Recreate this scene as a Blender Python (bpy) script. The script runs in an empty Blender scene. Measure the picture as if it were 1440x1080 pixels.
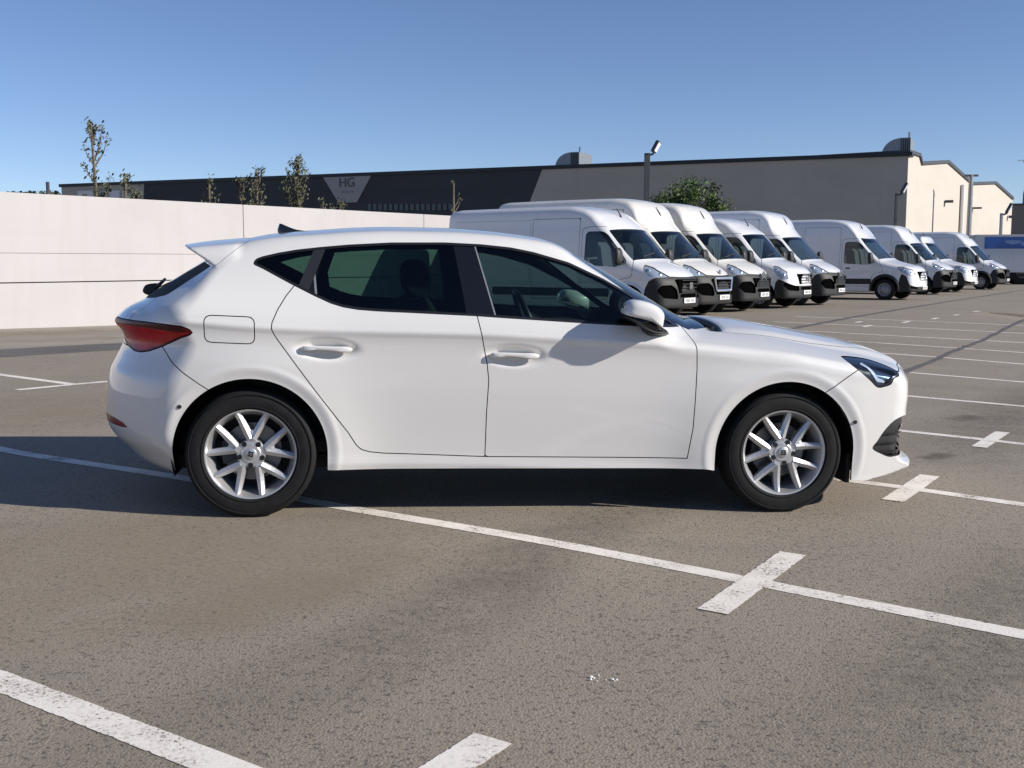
import bpy, bmesh, math, random
import numpy as np
from mathutils import Vector, Matrix

SC = bpy.context.scene
COL = SC.collection
R = math.radians
random.seed(7)

# ================================================================ camera, sky, sun, exposure
FPX = 1550.0
PITCH = math.atan((540 - 368) / FPX)
CAM_H = 1.264
cam_d = bpy.data.cameras.new('camera')
cam_d.sensor_width = 36.0
cam_d.lens = FPX / 1440 * 36.0
cam_d.clip_start = 0.05
cam_d.clip_end = 6000
cam = bpy.data.objects.new('camera', cam_d)
COL.objects.link(cam)
cam.location = (0, 0, CAM_H)
cam.rotation_euler = (math.pi/2 - PITCH, 0, 0)
SC.camera = cam

SUN_AZ = R(-15.5)        # angle of the sun's bearing from +X, counter-clockwise
SUN_EL = R(26)
world = bpy.data.worlds.new('World'); SC.world = world
world.use_nodes = True
wn = world.node_tree
wn.nodes.clear()
sky = wn.nodes.new('ShaderNodeTexSky'); sky.sky_type = 'NISHITA'
sky.sun_disc = False
sky.sun_elevation = SUN_EL
sky.sun_rotation = math.pi/2 - SUN_AZ
sky.altitude = 0; sky.air_density = 0.7; sky.dust_density = 0.0; sky.ozone_density = 3.2
bg = wn.nodes.new('ShaderNodeBackground'); bg.inputs['Strength'].default_value = 0.098
wo = wn.nodes.new('ShaderNodeOutputWorld')
wb = wn.nodes.new('ShaderNodeMix'); wb.data_type = 'RGBA'; wb.blend_type = 'MULTIPLY'      # white balance of the sky light
wb.inputs[0].default_value = 1.0; wb.inputs[7].default_value = (1.035, 1.0, 1.075, 1)
wn.links.new(sky.outputs[0], wb.inputs[6]); wn.links.new(wb.outputs[2], bg.inputs[0]); wn.links.new(bg.outputs[0], wo.inputs[0])

sun_d = bpy.data.lights.new('sun', 'SUN'); sun_d.energy = 5.0; sun_d.angle = R(0.53); sun_d.color = (1.0, .94, .85)
sun = bpy.data.objects.new('sun', sun_d); COL.objects.link(sun)
sdir = Vector((math.cos(SUN_AZ)*math.cos(SUN_EL), math.sin(SUN_AZ)*math.cos(SUN_EL), math.sin(SUN_EL)))
sun.rotation_euler = sdir.to_track_quat('Z', 'Y').to_euler()
sun.location = sdir*60

SC.view_settings.view_transform = 'Standard'
SC.view_settings.look = 'None'
SC.view_settings.exposure = 0.2
SC.view_settings.gamma = 1.0
SC.view_settings.use_curve_mapping = False
SC.render.engine = 'CYCLES'
SC.cycles.max_bounces = 10
SC.cycles.transparent_max_bounces = 24
SC.cycles.caustics_reflective = False
SC.cycles.caustics_refractive = False
SC.cycles.sample_clamp_indirect = 6
# ---------------------------------------------------------------- numeric helpers
def pchip(xs, ys, lo=None, hi=None, n=3000):
    """dense monotone-cubic lookup table -> callable"""
    x = np.asarray(xs, float); y = np.asarray(ys, float)
    h = np.diff(x); d = np.diff(y) / h
    m = np.zeros_like(y)
    for i in range(1, len(x) - 1):
        if d[i-1] * d[i] > 0:
            w1 = 2*h[i] + h[i-1]; w2 = h[i] + 2*h[i-1]
            m[i] = (w1 + w2) / (w1/d[i-1] + w2/d[i])
    m[0] = d[0]; m[-1] = d[-1]
    X = np.linspace(x[0], x[-1], n)
    k = np.clip(np.searchsorted(x, X, side='right') - 1, 0, len(x) - 2)
    t = (X - x[k]) / h[k]
    Y = ((1+2*t)*(1-t)**2*y[k] + t*(1-t)**2*h[k]*m[k] + t*t*(3-2*t)*y[k+1] + t*t*(t-1)*h[k]*m[k+1])
    return lambda q: np.interp(q, X, Y)

def smax(a, b, k):
    h = np.maximum(k - np.abs(a - b), 0.0) / k
    return np.maximum(a, b) + h*h*k*0.25

def smin(a, b, k):
    return -smax(-a, -b, k)

def sstep(a, b, x):
    t = np.clip((x - a) / (b - a), 0, 1)
    return t*t*(3 - 2*t)

def spline(pts, n=8, closed=True):
    """Catmull-Rom through points"""
    p = np.asarray(pts, float); m = len(p); out = []
    rng = range(m) if closed else range(m - 1)
    for i in rng:
        if closed:
            a, b, c, d = p[i-1], p[i], p[(i+1) % m], p[(i+2) % m]
        else:
            a, b, c, d = p[max(i-1, 0)], p[i], p[i+1], p[min(i+2, m-1)]
        for j in range(n):
            t = j / n
            out.append(0.5*((2*b) + (c-a)*t + (2*a-5*b+4*c-d)*t*t + (3*b-a-3*c+d)*t**3))
    if not closed: out.append(p[-1])
    return np.array(out)

def rounded(pts, r=0.02, n=4):
    """polygon with every corner rounded"""
    p = np.asarray(pts, float); m = len(p); out = []
    for i in range(m):
        a, b, c = p[i-1], p[i], p[(i+1) % m]
        u = a - b; v = c - b
        lu = np.linalg.norm(u); lv = np.linalg.norm(v)
        rr = min(r, .45*lu, .45*lv)
        s = b + u/lu*rr; e = b + v/lv*rr
        for j in range(n + 1):
            t = j / n
            out.append((1-t)**2*s + 2*t*(1-t)*b + t*t*e)
    return np.array(out)

def poly_sd(P, poly):
    """signed distance in 2-D, negative inside"""
    P = np.asarray(P, float); poly = np.asarray(poly, float)
    best = np.full(len(P), 1e9); inside = np.zeros(len(P), bool)
    A = poly; B = np.roll(poly, -1, 0)
    for a, b in zip(A, B):
        e = b - a; L = e @ e
        if L < 1e-14: continue
        w = P - a
        t = np.clip((w @ e) / L, 0, 1)
        q = w - t[:, None]*e
        best = np.minimum(best, (q*q).sum(1))
        c = ((a[1] > P[:, 1]) != (b[1] > P[:, 1]))
        with np.errstate(divide='ignore', invalid='ignore'):
            xi = a[0] + (P[:, 1] - a[1]) / (b[1] - a[1]) * e[0]
        inside ^= c & (P[:, 0] < xi)
    d = np.sqrt(best)
    return np.where(inside, -d, d)

def line_sd(P, a, b):
    """signed distance to an infinite line, negative on the left-hand (rear) side"""
    a = np.asarray(a, float); b = np.asarray(b, float)
    e = (b - a) / np.linalg.norm(b - a)
    return (P[:, 0] - a[0])*e[1] - (P[:, 1] - a[1])*e[0]

# ---------------------------------------------------------------- implicit surface -> mesh
def surface_nets(f, lo, hi, res):
    lo = np.array(lo, float); hi = np.array(hi, float)
    n = np.ceil((hi - lo) / res).astype(int) + 1
    ax = [lo[i] + res*np.arange(n[i]) for i in range(3)]
    V = f(ax[0][:, None, None], ax[1][None, :, None], ax[2][None, None, :])
    V = np.broadcast_to(V, n)
    S = V < 0
    c = [S[i:n[0]-1+i, j:n[1]-1+j, k:n[2]-1+k] for i in (0, 1) for j in (0, 1) for k in (0, 1)]
    anyc = c[0].copy(); allc = c[0].copy()
    for q in c[1:]:
        anyc |= q; allc &= q
    act = anyc & ~allc
    I = np.argwhere(act)
    idx = np.full(act.shape, -1, np.int64); idx[act] = np.arange(len(I))
    acc = np.zeros((len(I), 3)); cnt = np.zeros(len(I))
    for d in range(3):
        o = [a for a in range(3) if a != d]
        for p in (0, 1):
            for q in (0, 1):
                A = I.copy(); A[:, o[0]] += p; A[:, o[1]] += q
                B = A.copy(); B[:, d] += 1
                va = V[A[:, 0], A[:, 1], A[:, 2]]; vb = V[B[:, 0], B[:, 1], B[:, 2]]
                m = (va < 0) != (vb < 0)
                t = np.where(m, va / np.where(m, va - vb, 1), 0)
                P = A.astype(float); P[:, d] += t
                acc[m] += P[m]; cnt[m] += 1
    v = lo + res * acc / cnt[:, None]
    quads = []
    for d in range(3):
        o = [(d + 1) % 3, (d + 2) % 3]
        sl0 = [slice(None)]*3; sl1 = [slice(None)]*3
        sl0[d] = slice(0, n[d]-1); sl1[d] = slice(1, n[d])
        a = S[tuple(sl0)]; b = S[tuple(sl1)]
        E = np.argwhere(a != b)
        E = E[(E[:, o[0]] > 0) & (E[:, o[1]] > 0) & (E[:, o[0]] < n[o[0]]-1) & (E[:, o[1]] < n[o[1]]-1)]
        if not len(E): continue
        def cell(p, q):
            C_ = E.copy(); C_[:, o[0]] -= p; C_[:, o[1]] -= q
            return idx[C_[:, 0], C_[:, 1], C_[:, 2]]
        Q = np.stack([cell(1, 1), cell(0, 1), cell(0, 0), cell(1, 0)], 1)
        flip = ~a[E[:, 0], E[:, 1], E[:, 2]]
        Q[flip] = Q[flip][:, ::-1]
        quads.append(Q)
    Q = np.concatenate(quads)
    Q = Q[(Q >= 0).all(1)]
    return v, Q

def grad(f, v, e):
    g = np.zeros_like(v)
    for d in range(3):
        p = v.copy(); p[:, d] += e; q = v.copy(); q[:, d] -= e
        g[:, d] = (f(p[:, 0], p[:, 1], p[:, 2]) - f(q[:, 0], q[:, 1], q[:, 2])) / (2*e)
    return g

class M:
    """triangle soup with shared verts + exact normals"""
    def __init__(s, v, f, n): s.v, s.f, s.n = v, f, n
    def P(s, a='xz'):
        k = {'xz': (0, 2), 'xy': (0, 1), 'yz': (1, 2)}[a]
        return s.v[:, k]
    def compact(s):
        u, inv = np.unique(s.f, return_inverse=True)
        return M(s.v[u], inv.reshape(-1, 3), s.n[u])
    def split(s, d):
        """-> (part with d<0, part with d>0), cut cleanly along d=0"""
        if len(s.f) == 0: return s, s
        d = np.where(np.abs(d) < 1e-6, 1e-6, d)
        pos = d[s.f] > 0; c = pos.sum(1)
        neg_f = [s.f[c == 0]]; pos_f = [s.f[c == 3]]
        mix = (c == 1) | (c == 2)
        if not mix.any():
            return M(s.v, neg_f[0], s.n).compact(), M(s.v, pos_f[0], s.n).compact()
        F = s.f[mix]; P = pos[mix]; C1 = c[mix] == 1
        lone = np.where(C1[:, None], P, ~P).argmax(1)
        r = np.arange(len(F))
        a = F[r, lone]; b = F[r, (lone+1) % 3]; e = F[r, (lone+2) % 3]
        def key(p, q): return np.minimum(p, q)*np.int64(len(s.v)) + np.maximum(p, q)
        kk = np.concatenate([key(a, b), key(a, e)])
        u, inv = np.unique(kk, return_inverse=True)
        i0 = u // len(s.v); i1 = u % len(s.v)
        t = (d[i0] / (d[i0] - d[i1]))[:, None]
        nv = s.v[i0]*(1-t) + s.v[i1]*t
        nn = s.n[i0]*(1-t) + s.n[i1]*t
        nn /= np.linalg.norm(nn, axis=1)[:, None] + 1e-12
        ab = len(s.v) + inv[:len(F)]; ae = len(s.v) + inv[len(F):]
        tri = np.stack([a, ab, ae], 1)
        quad = np.concatenate([np.stack([ab, b, e], 1), np.stack([ab, e, ae], 1)])
        CC = np.concatenate([C1, C1])
        pos_f += [tri[C1], quad[~CC]]; neg_f += [tri[~C1], quad[CC]]
        V = np.concatenate([s.v, nv]); N = np.concatenate([s.n, nn])
        return M(V, np.concatenate(neg_f), N).compact(), M(V, np.concatenate(pos_f), N).compact()
    def mirror(s):
        k = np.array([1, -1, 1.])
        return M(s.v*k, s.f[:, ::-1], s.n*k)
    def plus(s, o):
        return M(np.concatenate([s.v, o.v]), np.concatenate([s.f, o.f + len(s.v)]), np.concatenate([s.n, o.n]))
    def both(s): return s.plus(s.mirror())
    def offset(s, d): return M(s.v - s.n*d, s.f, s.n)
    def flip(s): return M(s.v, s.f[:, ::-1], -s.n)
    def boundary(s):
        e = np.concatenate([s.f[:, [0, 1]], s.f[:, [1, 2]], s.f[:, [2, 0]]])
        k = np.minimum(e[:, 0], e[:, 1])*np.int64(len(s.v)) + np.maximum(e[:, 0], e[:, 1])
        u, i, c = np.unique(k, return_index=True, return_counts=True)
        return e[i[c == 1]]
    def rim(s, depth):
        """turn cut edges inwards so that the sheet reads as thick"""
        e = s.boundary()
        y = s.v[:, 1]
        e = e[~((np.abs(y[e[:, 0]]) < 2e-4) & (np.abs(y[e[:, 1]]) < 2e-4))]
        if not len(e): return s
        a, b = s.v[e[:, 0]], s.v[e[:, 1]]
        na, nb = s.n[e[:, 0]], s.n[e[:, 1]]
        k = len(e); o = len(s.v)
        V = np.concatenate([a, b, b - nb*depth, a - na*depth])
        i = np.arange(k) + o
        F = np.concatenate([np.stack([i + k, i, i + 3*k], 1), np.stack([i + k, i + 3*k, i + 2*k], 1)])
        fn = np.cross(a - b, na); fn /= np.linalg.norm(fn, axis=1)[:, None] + 1e-12
        return M(np.concatenate([s.v, V]), np.concatenate([s.f, F]), np.concatenate([s.n, fn, fn, fn, fn]))

def implicit(f, lo, hi, res, it=5, e=1e-3, nsm=2e-3):
    v, Q = surface_nets(f, lo, hi, res)
    for _ in range(it):
        g = grad(f, v, e)
        val = f(v[:, 0], v[:, 1], v[:, 2])
        st = -val[:, None]*g / ((g*g).sum(1)[:, None] + 1e-9)
        L = np.linalg.norm(st, axis=1)[:, None]
        v = v + st*np.minimum(1, .5*res/(L + 1e-12))
    n = grad(f, v, nsm); n /= np.linalg.norm(n, axis=1)[:, None] + 1e-12
    return M(v, np.concatenate([Q[:, [0, 1, 2]], Q[:, [0, 2, 3]]]), n)
# ---------------------------------------------------------------- shape of the hatchback
# car frame: x forward from the rear axle, y to the car's left, z up from the tarmac
WB = 2.686
crease_z = pchip([-.95,-.56,-.23,.016,.37,1.09,1.4,2.12,2.49,3.0,3.8], [.99,.972,.949,.932,.919,.909,.895,.86,.838,.80,.74])
sec_t = pchip([-.95,0,.025,.05,.09,.13,.2,.3,.4,.47,.56,.8], [0,0,-.008,-.018,-.037,-.058,-.098,-.158,-.222,-.272,-.36,-.75])
tuck_t = pchip([-.95,-.80,-.755,-.715,-.68,-.648,-.618,-.55,-.46,-.36,-.27,-.18,-.10,-.06,-.03,0,.8], [.26,.16,.118,.086,.074,.066,.066,.060,.049,.037,.028,.0225,.0178,.0138,.0085,0,0])
plan_w = pchip([-.95,-.8,-.6,-.3,0,.5,1.2,2.0,2.4,2.7,3.0,3.2,3.4,3.6,3.8], [.78,.815,.862,.886,.893,.886,.886,.886,.889,.893,.887,.868,.83,.785,.73])
ZC = pchip([-1.0,-.90,-.82,-.757,-.70,-.628,-.565,-.44,-.32,-.22,-.12,-.05,.08,.3,.49,.68,.97,1.17,1.37,1.48,1.57,1.64,1.815,2.01,2.205,2.29,2.36,2.45,2.60,2.83,3.0,3.19,3.35,3.45,3.52,3.60,3.75],
           [.85,.90,.93,.962,1.0,1.037,1.086,1.163,1.237,1.295,1.345,1.37,1.395,1.417,1.433,1.441,1.442,1.434,1.416,1.400,1.372,1.334,1.243,1.134,1.024,.986,.975,.972,.966,.936,.908,.876,.838,.80,.762,.70,.58])
XR = pchip([.05,.17,.2,.224,.28,.36,.407,.462,.577,.60,.667,.74,.80,.84,.885,.905,.935,.97,1.0,1.3],
           [-.45,-.58,-.62,-.66,-.718,-.797,-.817,-.821,-.816,-.813,-.798,-.762,-.733,-.722,-.742,-.762,-.775,-.77,-.765,-.70])
XF = pchip([.05,.16,.185,.208,.228,.240,.252,.270,.31,.40,.46,.52,.60,.66,.70,.76,.83,.95],
           [3.30,3.38,3.48,3.55,3.592,3.590,3.562,3.538,3.532,3.545,3.558,3.557,3.562,3.558,3.545,3.52,3.48,3.42])
ZB = pchip([-.95,-.6,-.42,.30,.38,1.3,2.26,2.34,3.0,3.25,3.6], [.192,.192,.187,.214,.221,.220,.218,.207,.157,.150,.162])
HANDLES = [(.364, .829), (1.276, .805)]
def body_S(x, z):
    t = z - crease_z(x)
    w = plan_w(x) + sec_t(t)
    near = np.exp(-((np.minimum(np.hypot(x, z - .316), np.hypot(x - WB, z - .316)) - .36)/.17)**2)
    w = w - tuck_t(t)*(1 - .35*near)
    # cabin narrows towards the tail and the nose
    up = sstep(.03, .45, t)
    w = w - up*(.14*np.clip(.55 - x, 0, 2)**1.6) - up*.10*np.clip(x - 1.2, 0, 2)**1.5
    for cxx in (0.0, WB):
        r = np.hypot(x - cxx, z - .316)
        w = w + .013*np.exp(-((r - .38)/.26)**2)*sstep(.02, -.20, t)
        lip = sstep(.446, .420, r)*sstep(.10, .25, z)
        w = w + lip*(.0022 - .0085*sstep(.424, .368, r))
    for hx, hz in HANDLES:
        q = ((x - hx)/.128)**2 + ((z - hz + .03*(x - hx))/.046)**2
        w = w - .034*np.exp(-q**2.2)
    # sill crease and door tuck behind the front wheel
    return w
def body_T(x, y):
    a = np.abs(y)
    xx = x + .36*a**4*sstep(1.35, 1.75, x)*sstep(2.75, 2.35, x) - .26*a*a*sstep(-.02, -.3, x)
    cr = .105 + .035*sstep(1.6, 2.6, x)
    hood = sstep(2.15, 2.95, x)
    power = .020*hood*sstep(.62, .50, a)          # raised centre of the bonnet
    dip = .030*np.exp(-((xx - 2.415)/.036)**2)*sstep(.60, .52, a)
    return ZC(xx) - dip - cr*a*a - .02*a**4 + power - .020*hood
ZSP = pchip([-.60,-.395,-.28,-.14,-.02,.2], [1.285,1.327,1.3465,1.3615,1.373,1.39])
def x_under(a, z):
    return -.402 + .30*a*a + (1.316 - .10*a*a - z)*1.45
def body_f(x, y, z):
    S = body_S(x, z); T = body_T(x, y)
    a = np.abs(y)
    f = smax(a - S, z - T, .055)
    # roof spoiler grows out of the roof and the quarter panels
    sink = .022*sstep(-.10, .0, x)
    fs = smax(a - (S + .012*sstep(.0, -.14, x) - sink - .024*sstep(1.275, 1.205, z)), z - (ZSP(x) - .105*a*a - .02*a**4 - sink), .030 + .025*sstep(-.16, -.02, x))
    fs = smax(fs, (x_under(a, z) - x)*.57, .012)
    fs = np.maximum(np.maximum(fs, x - .02), 1.19 - z)
    f = smin(f, fs, .012)
    bul = .060*(a/.5)**2.6
    f = smax(f, (x - XF(z) + bul)*.9, .012 + .042*sstep(.25, .42, z))
    bulr = .100*(a/.5)**2.6
    f = smax(f, (XR(z) + bulr - x)*.9, .05)
    return np.maximum(f, ZB(x) - z)
def edge_y(x):
    """half width at which side and top surfaces meet"""
    x = np.asarray(x, float); lo = np.zeros_like(x); hi = np.full_like(x, 1.0)
    for _ in range(40):
        m = (lo + hi)/2
        g = m - body_S(x, body_T(x, m))
        lo = np.where(g < 0, m, lo); hi = np.where(g < 0, hi, m)
    return (lo + hi)/2
# ---------------------------------------------------------------- blender helpers
def tag(o, label=None, cat=None, group=None, kind=None):
    if label: o['label'] = label
    if cat: o['category'] = cat
    if group: o['group'] = group
    if kind: o['kind'] = kind
    return o

def empty(name, loc=(0, 0, 0), rz=0.0, label=None, cat=None, group=None):
    o = bpy.data.objects.new(name, None); COL.objects.link(o)
    o.location = loc; o.rotation_euler = (0, 0, rz); o.empty_display_size = .2
    return tag(o, label, cat, group)

def link(name, me, mat, parent=None):
    o = bpy.data.objects.new(name, me); COL.objects.link(o)
    if mat is not None:
        for m in (mat if isinstance(mat, (list, tuple)) else [mat]):
            if m.name not in [x.name for x in me.materials if x]: me.materials.append(m)
    if parent is not None: o.parent = parent
    return o

def mesh_obj(name, m, mat, parent=None):
    """M (verts, tris, normals) -> object with exact custom normals"""
    me = bpy.data.meshes.new(name)
    me.vertices.add(len(m.v)); me.vertices.foreach_set('co', m.v.astype(np.float32).ravel())
    nf = len(m.f)
    me.loops.add(nf*3); me.loops.foreach_set('vertex_index', m.f.astype(np.int32).ravel())
    me.polygons.add(nf)
    me.polygons.foreach_set('loop_start', np.arange(0, nf*3, 3, dtype=np.int32))
    me.polygons.foreach_set('use_smooth', np.ones(nf, bool))
    me.update(calc_edges=True); me.validate()
    if len(me.loops) == nf*3:
        me.normals_split_custom_set_from_vertices([tuple(x) for x in m.n.tolist()])
    return link(name, me, mat, parent)

def raw(name, verts, faces, mat, parent=None, smooth=False):
    me = bpy.data.meshes.new(name)
    me.from_pydata([tuple(map(float, v)) for v in verts], [], [tuple(int(i) for i in f) for f in faces])
    bm = bmesh.new(); bm.from_mesh(me); bmesh.ops.recalc_face_normals(bm, faces=bm.faces); bm.to_mesh(me); bm.free()
    if smooth:
        for p in me.polygons: p.use_smooth = True
    me.update()
    return link(name, me, mat, parent)

class G:
    """collects simple solids into one mesh"""
    def __init__(s): s.v = []; s.f = []
    def add(s, v, f):
        o = len(s.v); s.v += [tuple(map(float, p)) for p in v]; s.f += [tuple(int(i) + o for i in q) for q in f]; return s
    def box(s, lo, hi):
        (a, b, c), (d, e, g) = lo, hi
        return s.add([(a,b,c),(d,b,c),(d,e,c),(a,e,c),(a,b,g),(d,b,g),(d,e,g),(a,e,g)],
                     [(0,3,2,1),(4,5,6,7),(0,1,5,4),(1,2,6,5),(2,3,7,6),(3,0,4,7)])
    def tube(s, pts, rad, n=8, caps=True):
        pts = [Vector(p) for p in pts]; rr = rad if isinstance(rad, (list, tuple)) else [rad]*len(pts)
        rings = []; up = None
        for i, p in enumerate(pts):
            t = (pts[min(i+1, len(pts)-1)] - pts[max(i-1, 0)]).normalized()
            if up is None: up = t.orthogonal().normalized()
            up = (up - t*up.dot(t)); up = up.normalized() if up.length > 1e-6 else t.orthogonal().normalized()
            w = t.cross(up)
            rings.append([p + (up*math.cos(2*math.pi*k/n) + w*math.sin(2*math.pi*k/n))*rr[i] for k in range(n)])
        v = [q for r_ in rings for q in r_]; f = []
        for i in range(len(pts)-1):
            for k in range(n):
                f.append((i*n+k, i*n+(k+1) % n, (i+1)*n+(k+1) % n, (i+1)*n+k))
        if caps: f += [tuple(range(n-1, -1, -1)), tuple(range((len(pts)-1)*n, len(pts)*n))]
        return s.add(v, f)
    def prism(s, poly, fn0, fn1):
        """polygon swept between two maps 2D->3D"""
        n = len(poly); v = [fn0(p) for p in poly] + [fn1(p) for p in poly]
        f = [tuple(range(n-1, -1, -1)), tuple(range(n, 2*n))] + [(i, (i+1) % n, n+(i+1) % n, n+i) for i in range(n)]
        return s.add(v, f)
    def lathe(s, prof, n=64, axis='y', closed=False):
        """profile of (radius, offset along axis)"""
        m = len(prof); v = []; f = []
        for k in range(n):
            a = 2*math.pi*k/n
            for r_, y in prof: v.append((r_*math.cos(a), y, r_*math.sin(a)) if axis == 'y' else (r_*math.cos(a), r_*math.sin(a), y))
        for k in range(n):
            for i in range(m if closed else m-1):
                j = (i+1) % m
                f.append((k*m+i, k*m+j, ((k+1) % n)*m+j, ((k+1) % n)*m+i))
        return s.add(v, f)
    def puff(s, outline, levels, to3):
        """rounded body: outline polygon (2-D) repeated at (depth, scale, dx, dy) levels"""
        c = np.mean(np.asarray(outline), 0); n = len(outline); v = []; f = []
        for d, sc, dx, dy in levels:
            for p in outline: v.append(to3((c[0] + (p[0]-c[0])*sc + dx, c[1] + (p[1]-c[1])*sc + dy), d))
        for i in range(len(levels)-1):
            for k in range(n): f.append((i*n+k, i*n+(k+1) % n, (i+1)*n+(k+1) % n, (i+1)*n+k))
        f += [tuple(range(n-1, -1, -1)), tuple(range((len(levels)-1)*n, len(levels)*n))]
        return s.add(v, f)
    def build(s, name, mat, parent=None, smooth=False, bevel=0, sub=0, angle=35):
        o = raw(name, s.v, s.f, mat, parent, smooth)
        if bevel:
            bm = bmesh.new(); bm.from_mesh(o.data)
            ed = [e for e in bm.edges if len(e.link_faces) == 2 and e.calc_face_angle(0) > R(30)]
            bmesh.ops.bevel(bm, geom=ed, offset=bevel, segments=2, affect='EDGES', profile=.6)
            bm.to_mesh(o.data); bm.free()
        if smooth:
            bm = bmesh.new(); bm.from_mesh(o.data)
            for e in bm.edges: e.smooth = not (len(e.link_faces) == 2 and e.calc_face_angle(0) > R(angle))
            for f_ in bm.faces: f_.smooth = True
            bm.to_mesh(o.data); bm.free()
        if sub:
            md = o.modifiers.new('sub', 'SUBSURF'); md.levels = sub; md.render_levels = sub
        return o

def copy_tree(o, parent=None, keep_mat=None):
    c = o.copy(); COL.objects.link(c)
    if parent is not None:
        c.parent = parent; c.matrix_parent_inverse = o.matrix_parent_inverse.copy()
    for ch in list(o.children): copy_tree(ch, c)
    return c

# ---------------------------------------------------------------- materials
class NT:
    def __init__(s, name):
        s.m = bpy.data.materials.new(name); s.m.use_nodes = True
        s.t = s.m.node_tree; s.t.nodes.clear()
        s.o = s.t.nodes.new('ShaderNodeOutputMaterial')
    def n(s, typ, **kw):
        nd = s.t.nodes.new('ShaderNode' + typ)
        for k, v in kw.items():
            if k.startswith('i_'):
                nd.inputs[k[2:].replace('_', ' ')].default_value = v
            else: setattr(nd, k, v)
        return nd
    def l(s, a, b): s.t.links.new(a, b)
    def coord(s, scale=(1, 1, 1), rot=(0, 0, 0), out='Object'):
        c = s.n('TexCoord'); m = s.n('Mapping'); m.inputs['Scale'].default_value = scale; m.inputs['Rotation'].default_value = rot
        s.l(c.outputs[out], m.inputs[0]); return m.outputs[0]
    def noise(s, vec, scale, detail=4, rough=.55):
        x = s.n('TexNoise'); x.inputs['Scale'].default_value = scale; x.inputs['Detail'].default_value = detail; x.inputs['Roughness'].default_value = rough
        s.l(vec, x.inputs['Vector']); return x.outputs['Fac']
    def ramp(s, fac, stops):
        r_ = s.n('ValToRGB'); e = r_.color_ramp.elements
        while len(e) > 1: e.remove(e[-1])
        for i, (p, c) in enumerate(stops):
            c = c if isinstance(c, (tuple, list)) else (c, c, c)
            if i == 0: e[0].position = p; e[0].color = (*c, 1)
            else:
                q = e.new(p); q.color = (*c, 1)
        s.l(fac, r_.inputs[0]); return r_.outputs[0]
    def mix(s, fac, a, b, mode='MIX'):
        m = s.n('Mix'); m.data_type = 'RGBA'; m.blend_type = mode
        for sock, v in ((m.inputs[0], fac), (m.inputs[6], a), (m.inputs[7], b)):
            if hasattr(v, 'is_output'): s.l(v, sock)
            elif isinstance(v, (int, float)): sock.default_value = v if sock.type == 'VALUE' else (v, v, v, 1)
            else: sock.default_value = (*v, 1)
        return m.outputs[2]
    def math(s, op, a, b=0.0):
        m = s.n('Math'); m.operation = op
        for sock, v in ((m.inputs[0], a), (m.inputs[1], b)):
            if hasattr(v, 'is_output'): s.l(v, sock)
            else: sock.default_value = v
        return m.outputs[0]
    def bump(s, h, strength=.3, dist=.01):
        b = s.n('Bump'); b.inputs['Strength'].default_value = strength; b.inputs['Distance'].default_value = dist
        s.l(h, b.inputs['Height']); return b.outputs[0]
    def bsdf(s, color=None, rough=.5, metal=0, normal=None, **kw):
        b = s.n('BsdfPrincipled')
        if color is not None:
            if hasattr(color, 'is_output'): s.l(color, b.inputs['Base Color'])
            else: b.inputs['Base Color'].default_value = (*color, 1)
        if hasattr(rough, 'is_output'): s.l(rough, b.inputs['Roughness'])
        else: b.inputs['Roughness'].default_value = rough
        b.inputs['Metallic'].default_value = metal
        if normal is not None: s.l(normal, b.inputs['Normal'])
        for k, v in kw.items(): b.inputs[k.replace('_', ' ')].default_value = v
        s.l(b.outputs[0], s.o.inputs[0]); return b

def simple(name, color, rough=.5, metal=0, var=.0, vs=8, **kw):
    t = NT(name)
    if var:
        v = t.noise(t.coord(), vs, 5)
        c = t.mix(t.ramp(v, [(.3, 0), (.7, 1)]), tuple(x*(1-var) for x in color), tuple(min(1, x*(1+var)) for x in color))
    else: c = color
    t.bsdf(c, rough, metal, **kw); return t.m

def glass(name, tint, refl=1.5, rough=0.0):
    t = NT(name)
    tr = t.n('BsdfTransparent'); tr.inputs[0].default_value = (*tint, 1)
    gl = t.n('BsdfGlossy'); gl.inputs['Roughness'].default_value = rough; gl.inputs[0].default_value = (1, 1, 1, 1)
    lw = t.n('LayerWeight'); lw.inputs[0].default_value = .5
    f0 = ((refl-1)/(refl+1))**2
    fr = t.math('ADD', t.math('MULTIPLY', t.math('POWER', lw.outputs['Facing'], 5.0), 1 - f0), f0)
    mx = t.n('MixShader'); t.l(fr, mx.inputs[0]); t.l(tr.outputs[0], mx.inputs[1]); t.l(gl.outputs[0], mx.inputs[2])
    t.l(mx.outputs[0], t.o.inputs[0]); return t.m

def car_paint(name, color, dirt=.0, rough=.35, coat=1.0):
    t = NT(name)
    co = t.coord()
    if dirt:
        a = t.noise(co, 2.3, 6, .6); b = t.noise(t.coord((6, 6, .5)), 2.0, 4, .6)
        f = t.mix(.5, a, b); f = t.ramp(f, [(.42, 0), (.72, dirt)])
        c = t.mix(f, color, (.42, .36, .27))
    else:
        a = t.noise(co, 3.0, 4)
        c = t.mix(t.ramp(a, [(.3, 0), (.8, .05)]), color, (.5, .47, .42))
    t.bsdf(c, rough, 0, Coat_Weight=coat, Coat_Roughness=.03, Coat_IOR=1.5)
    return t.m

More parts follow.
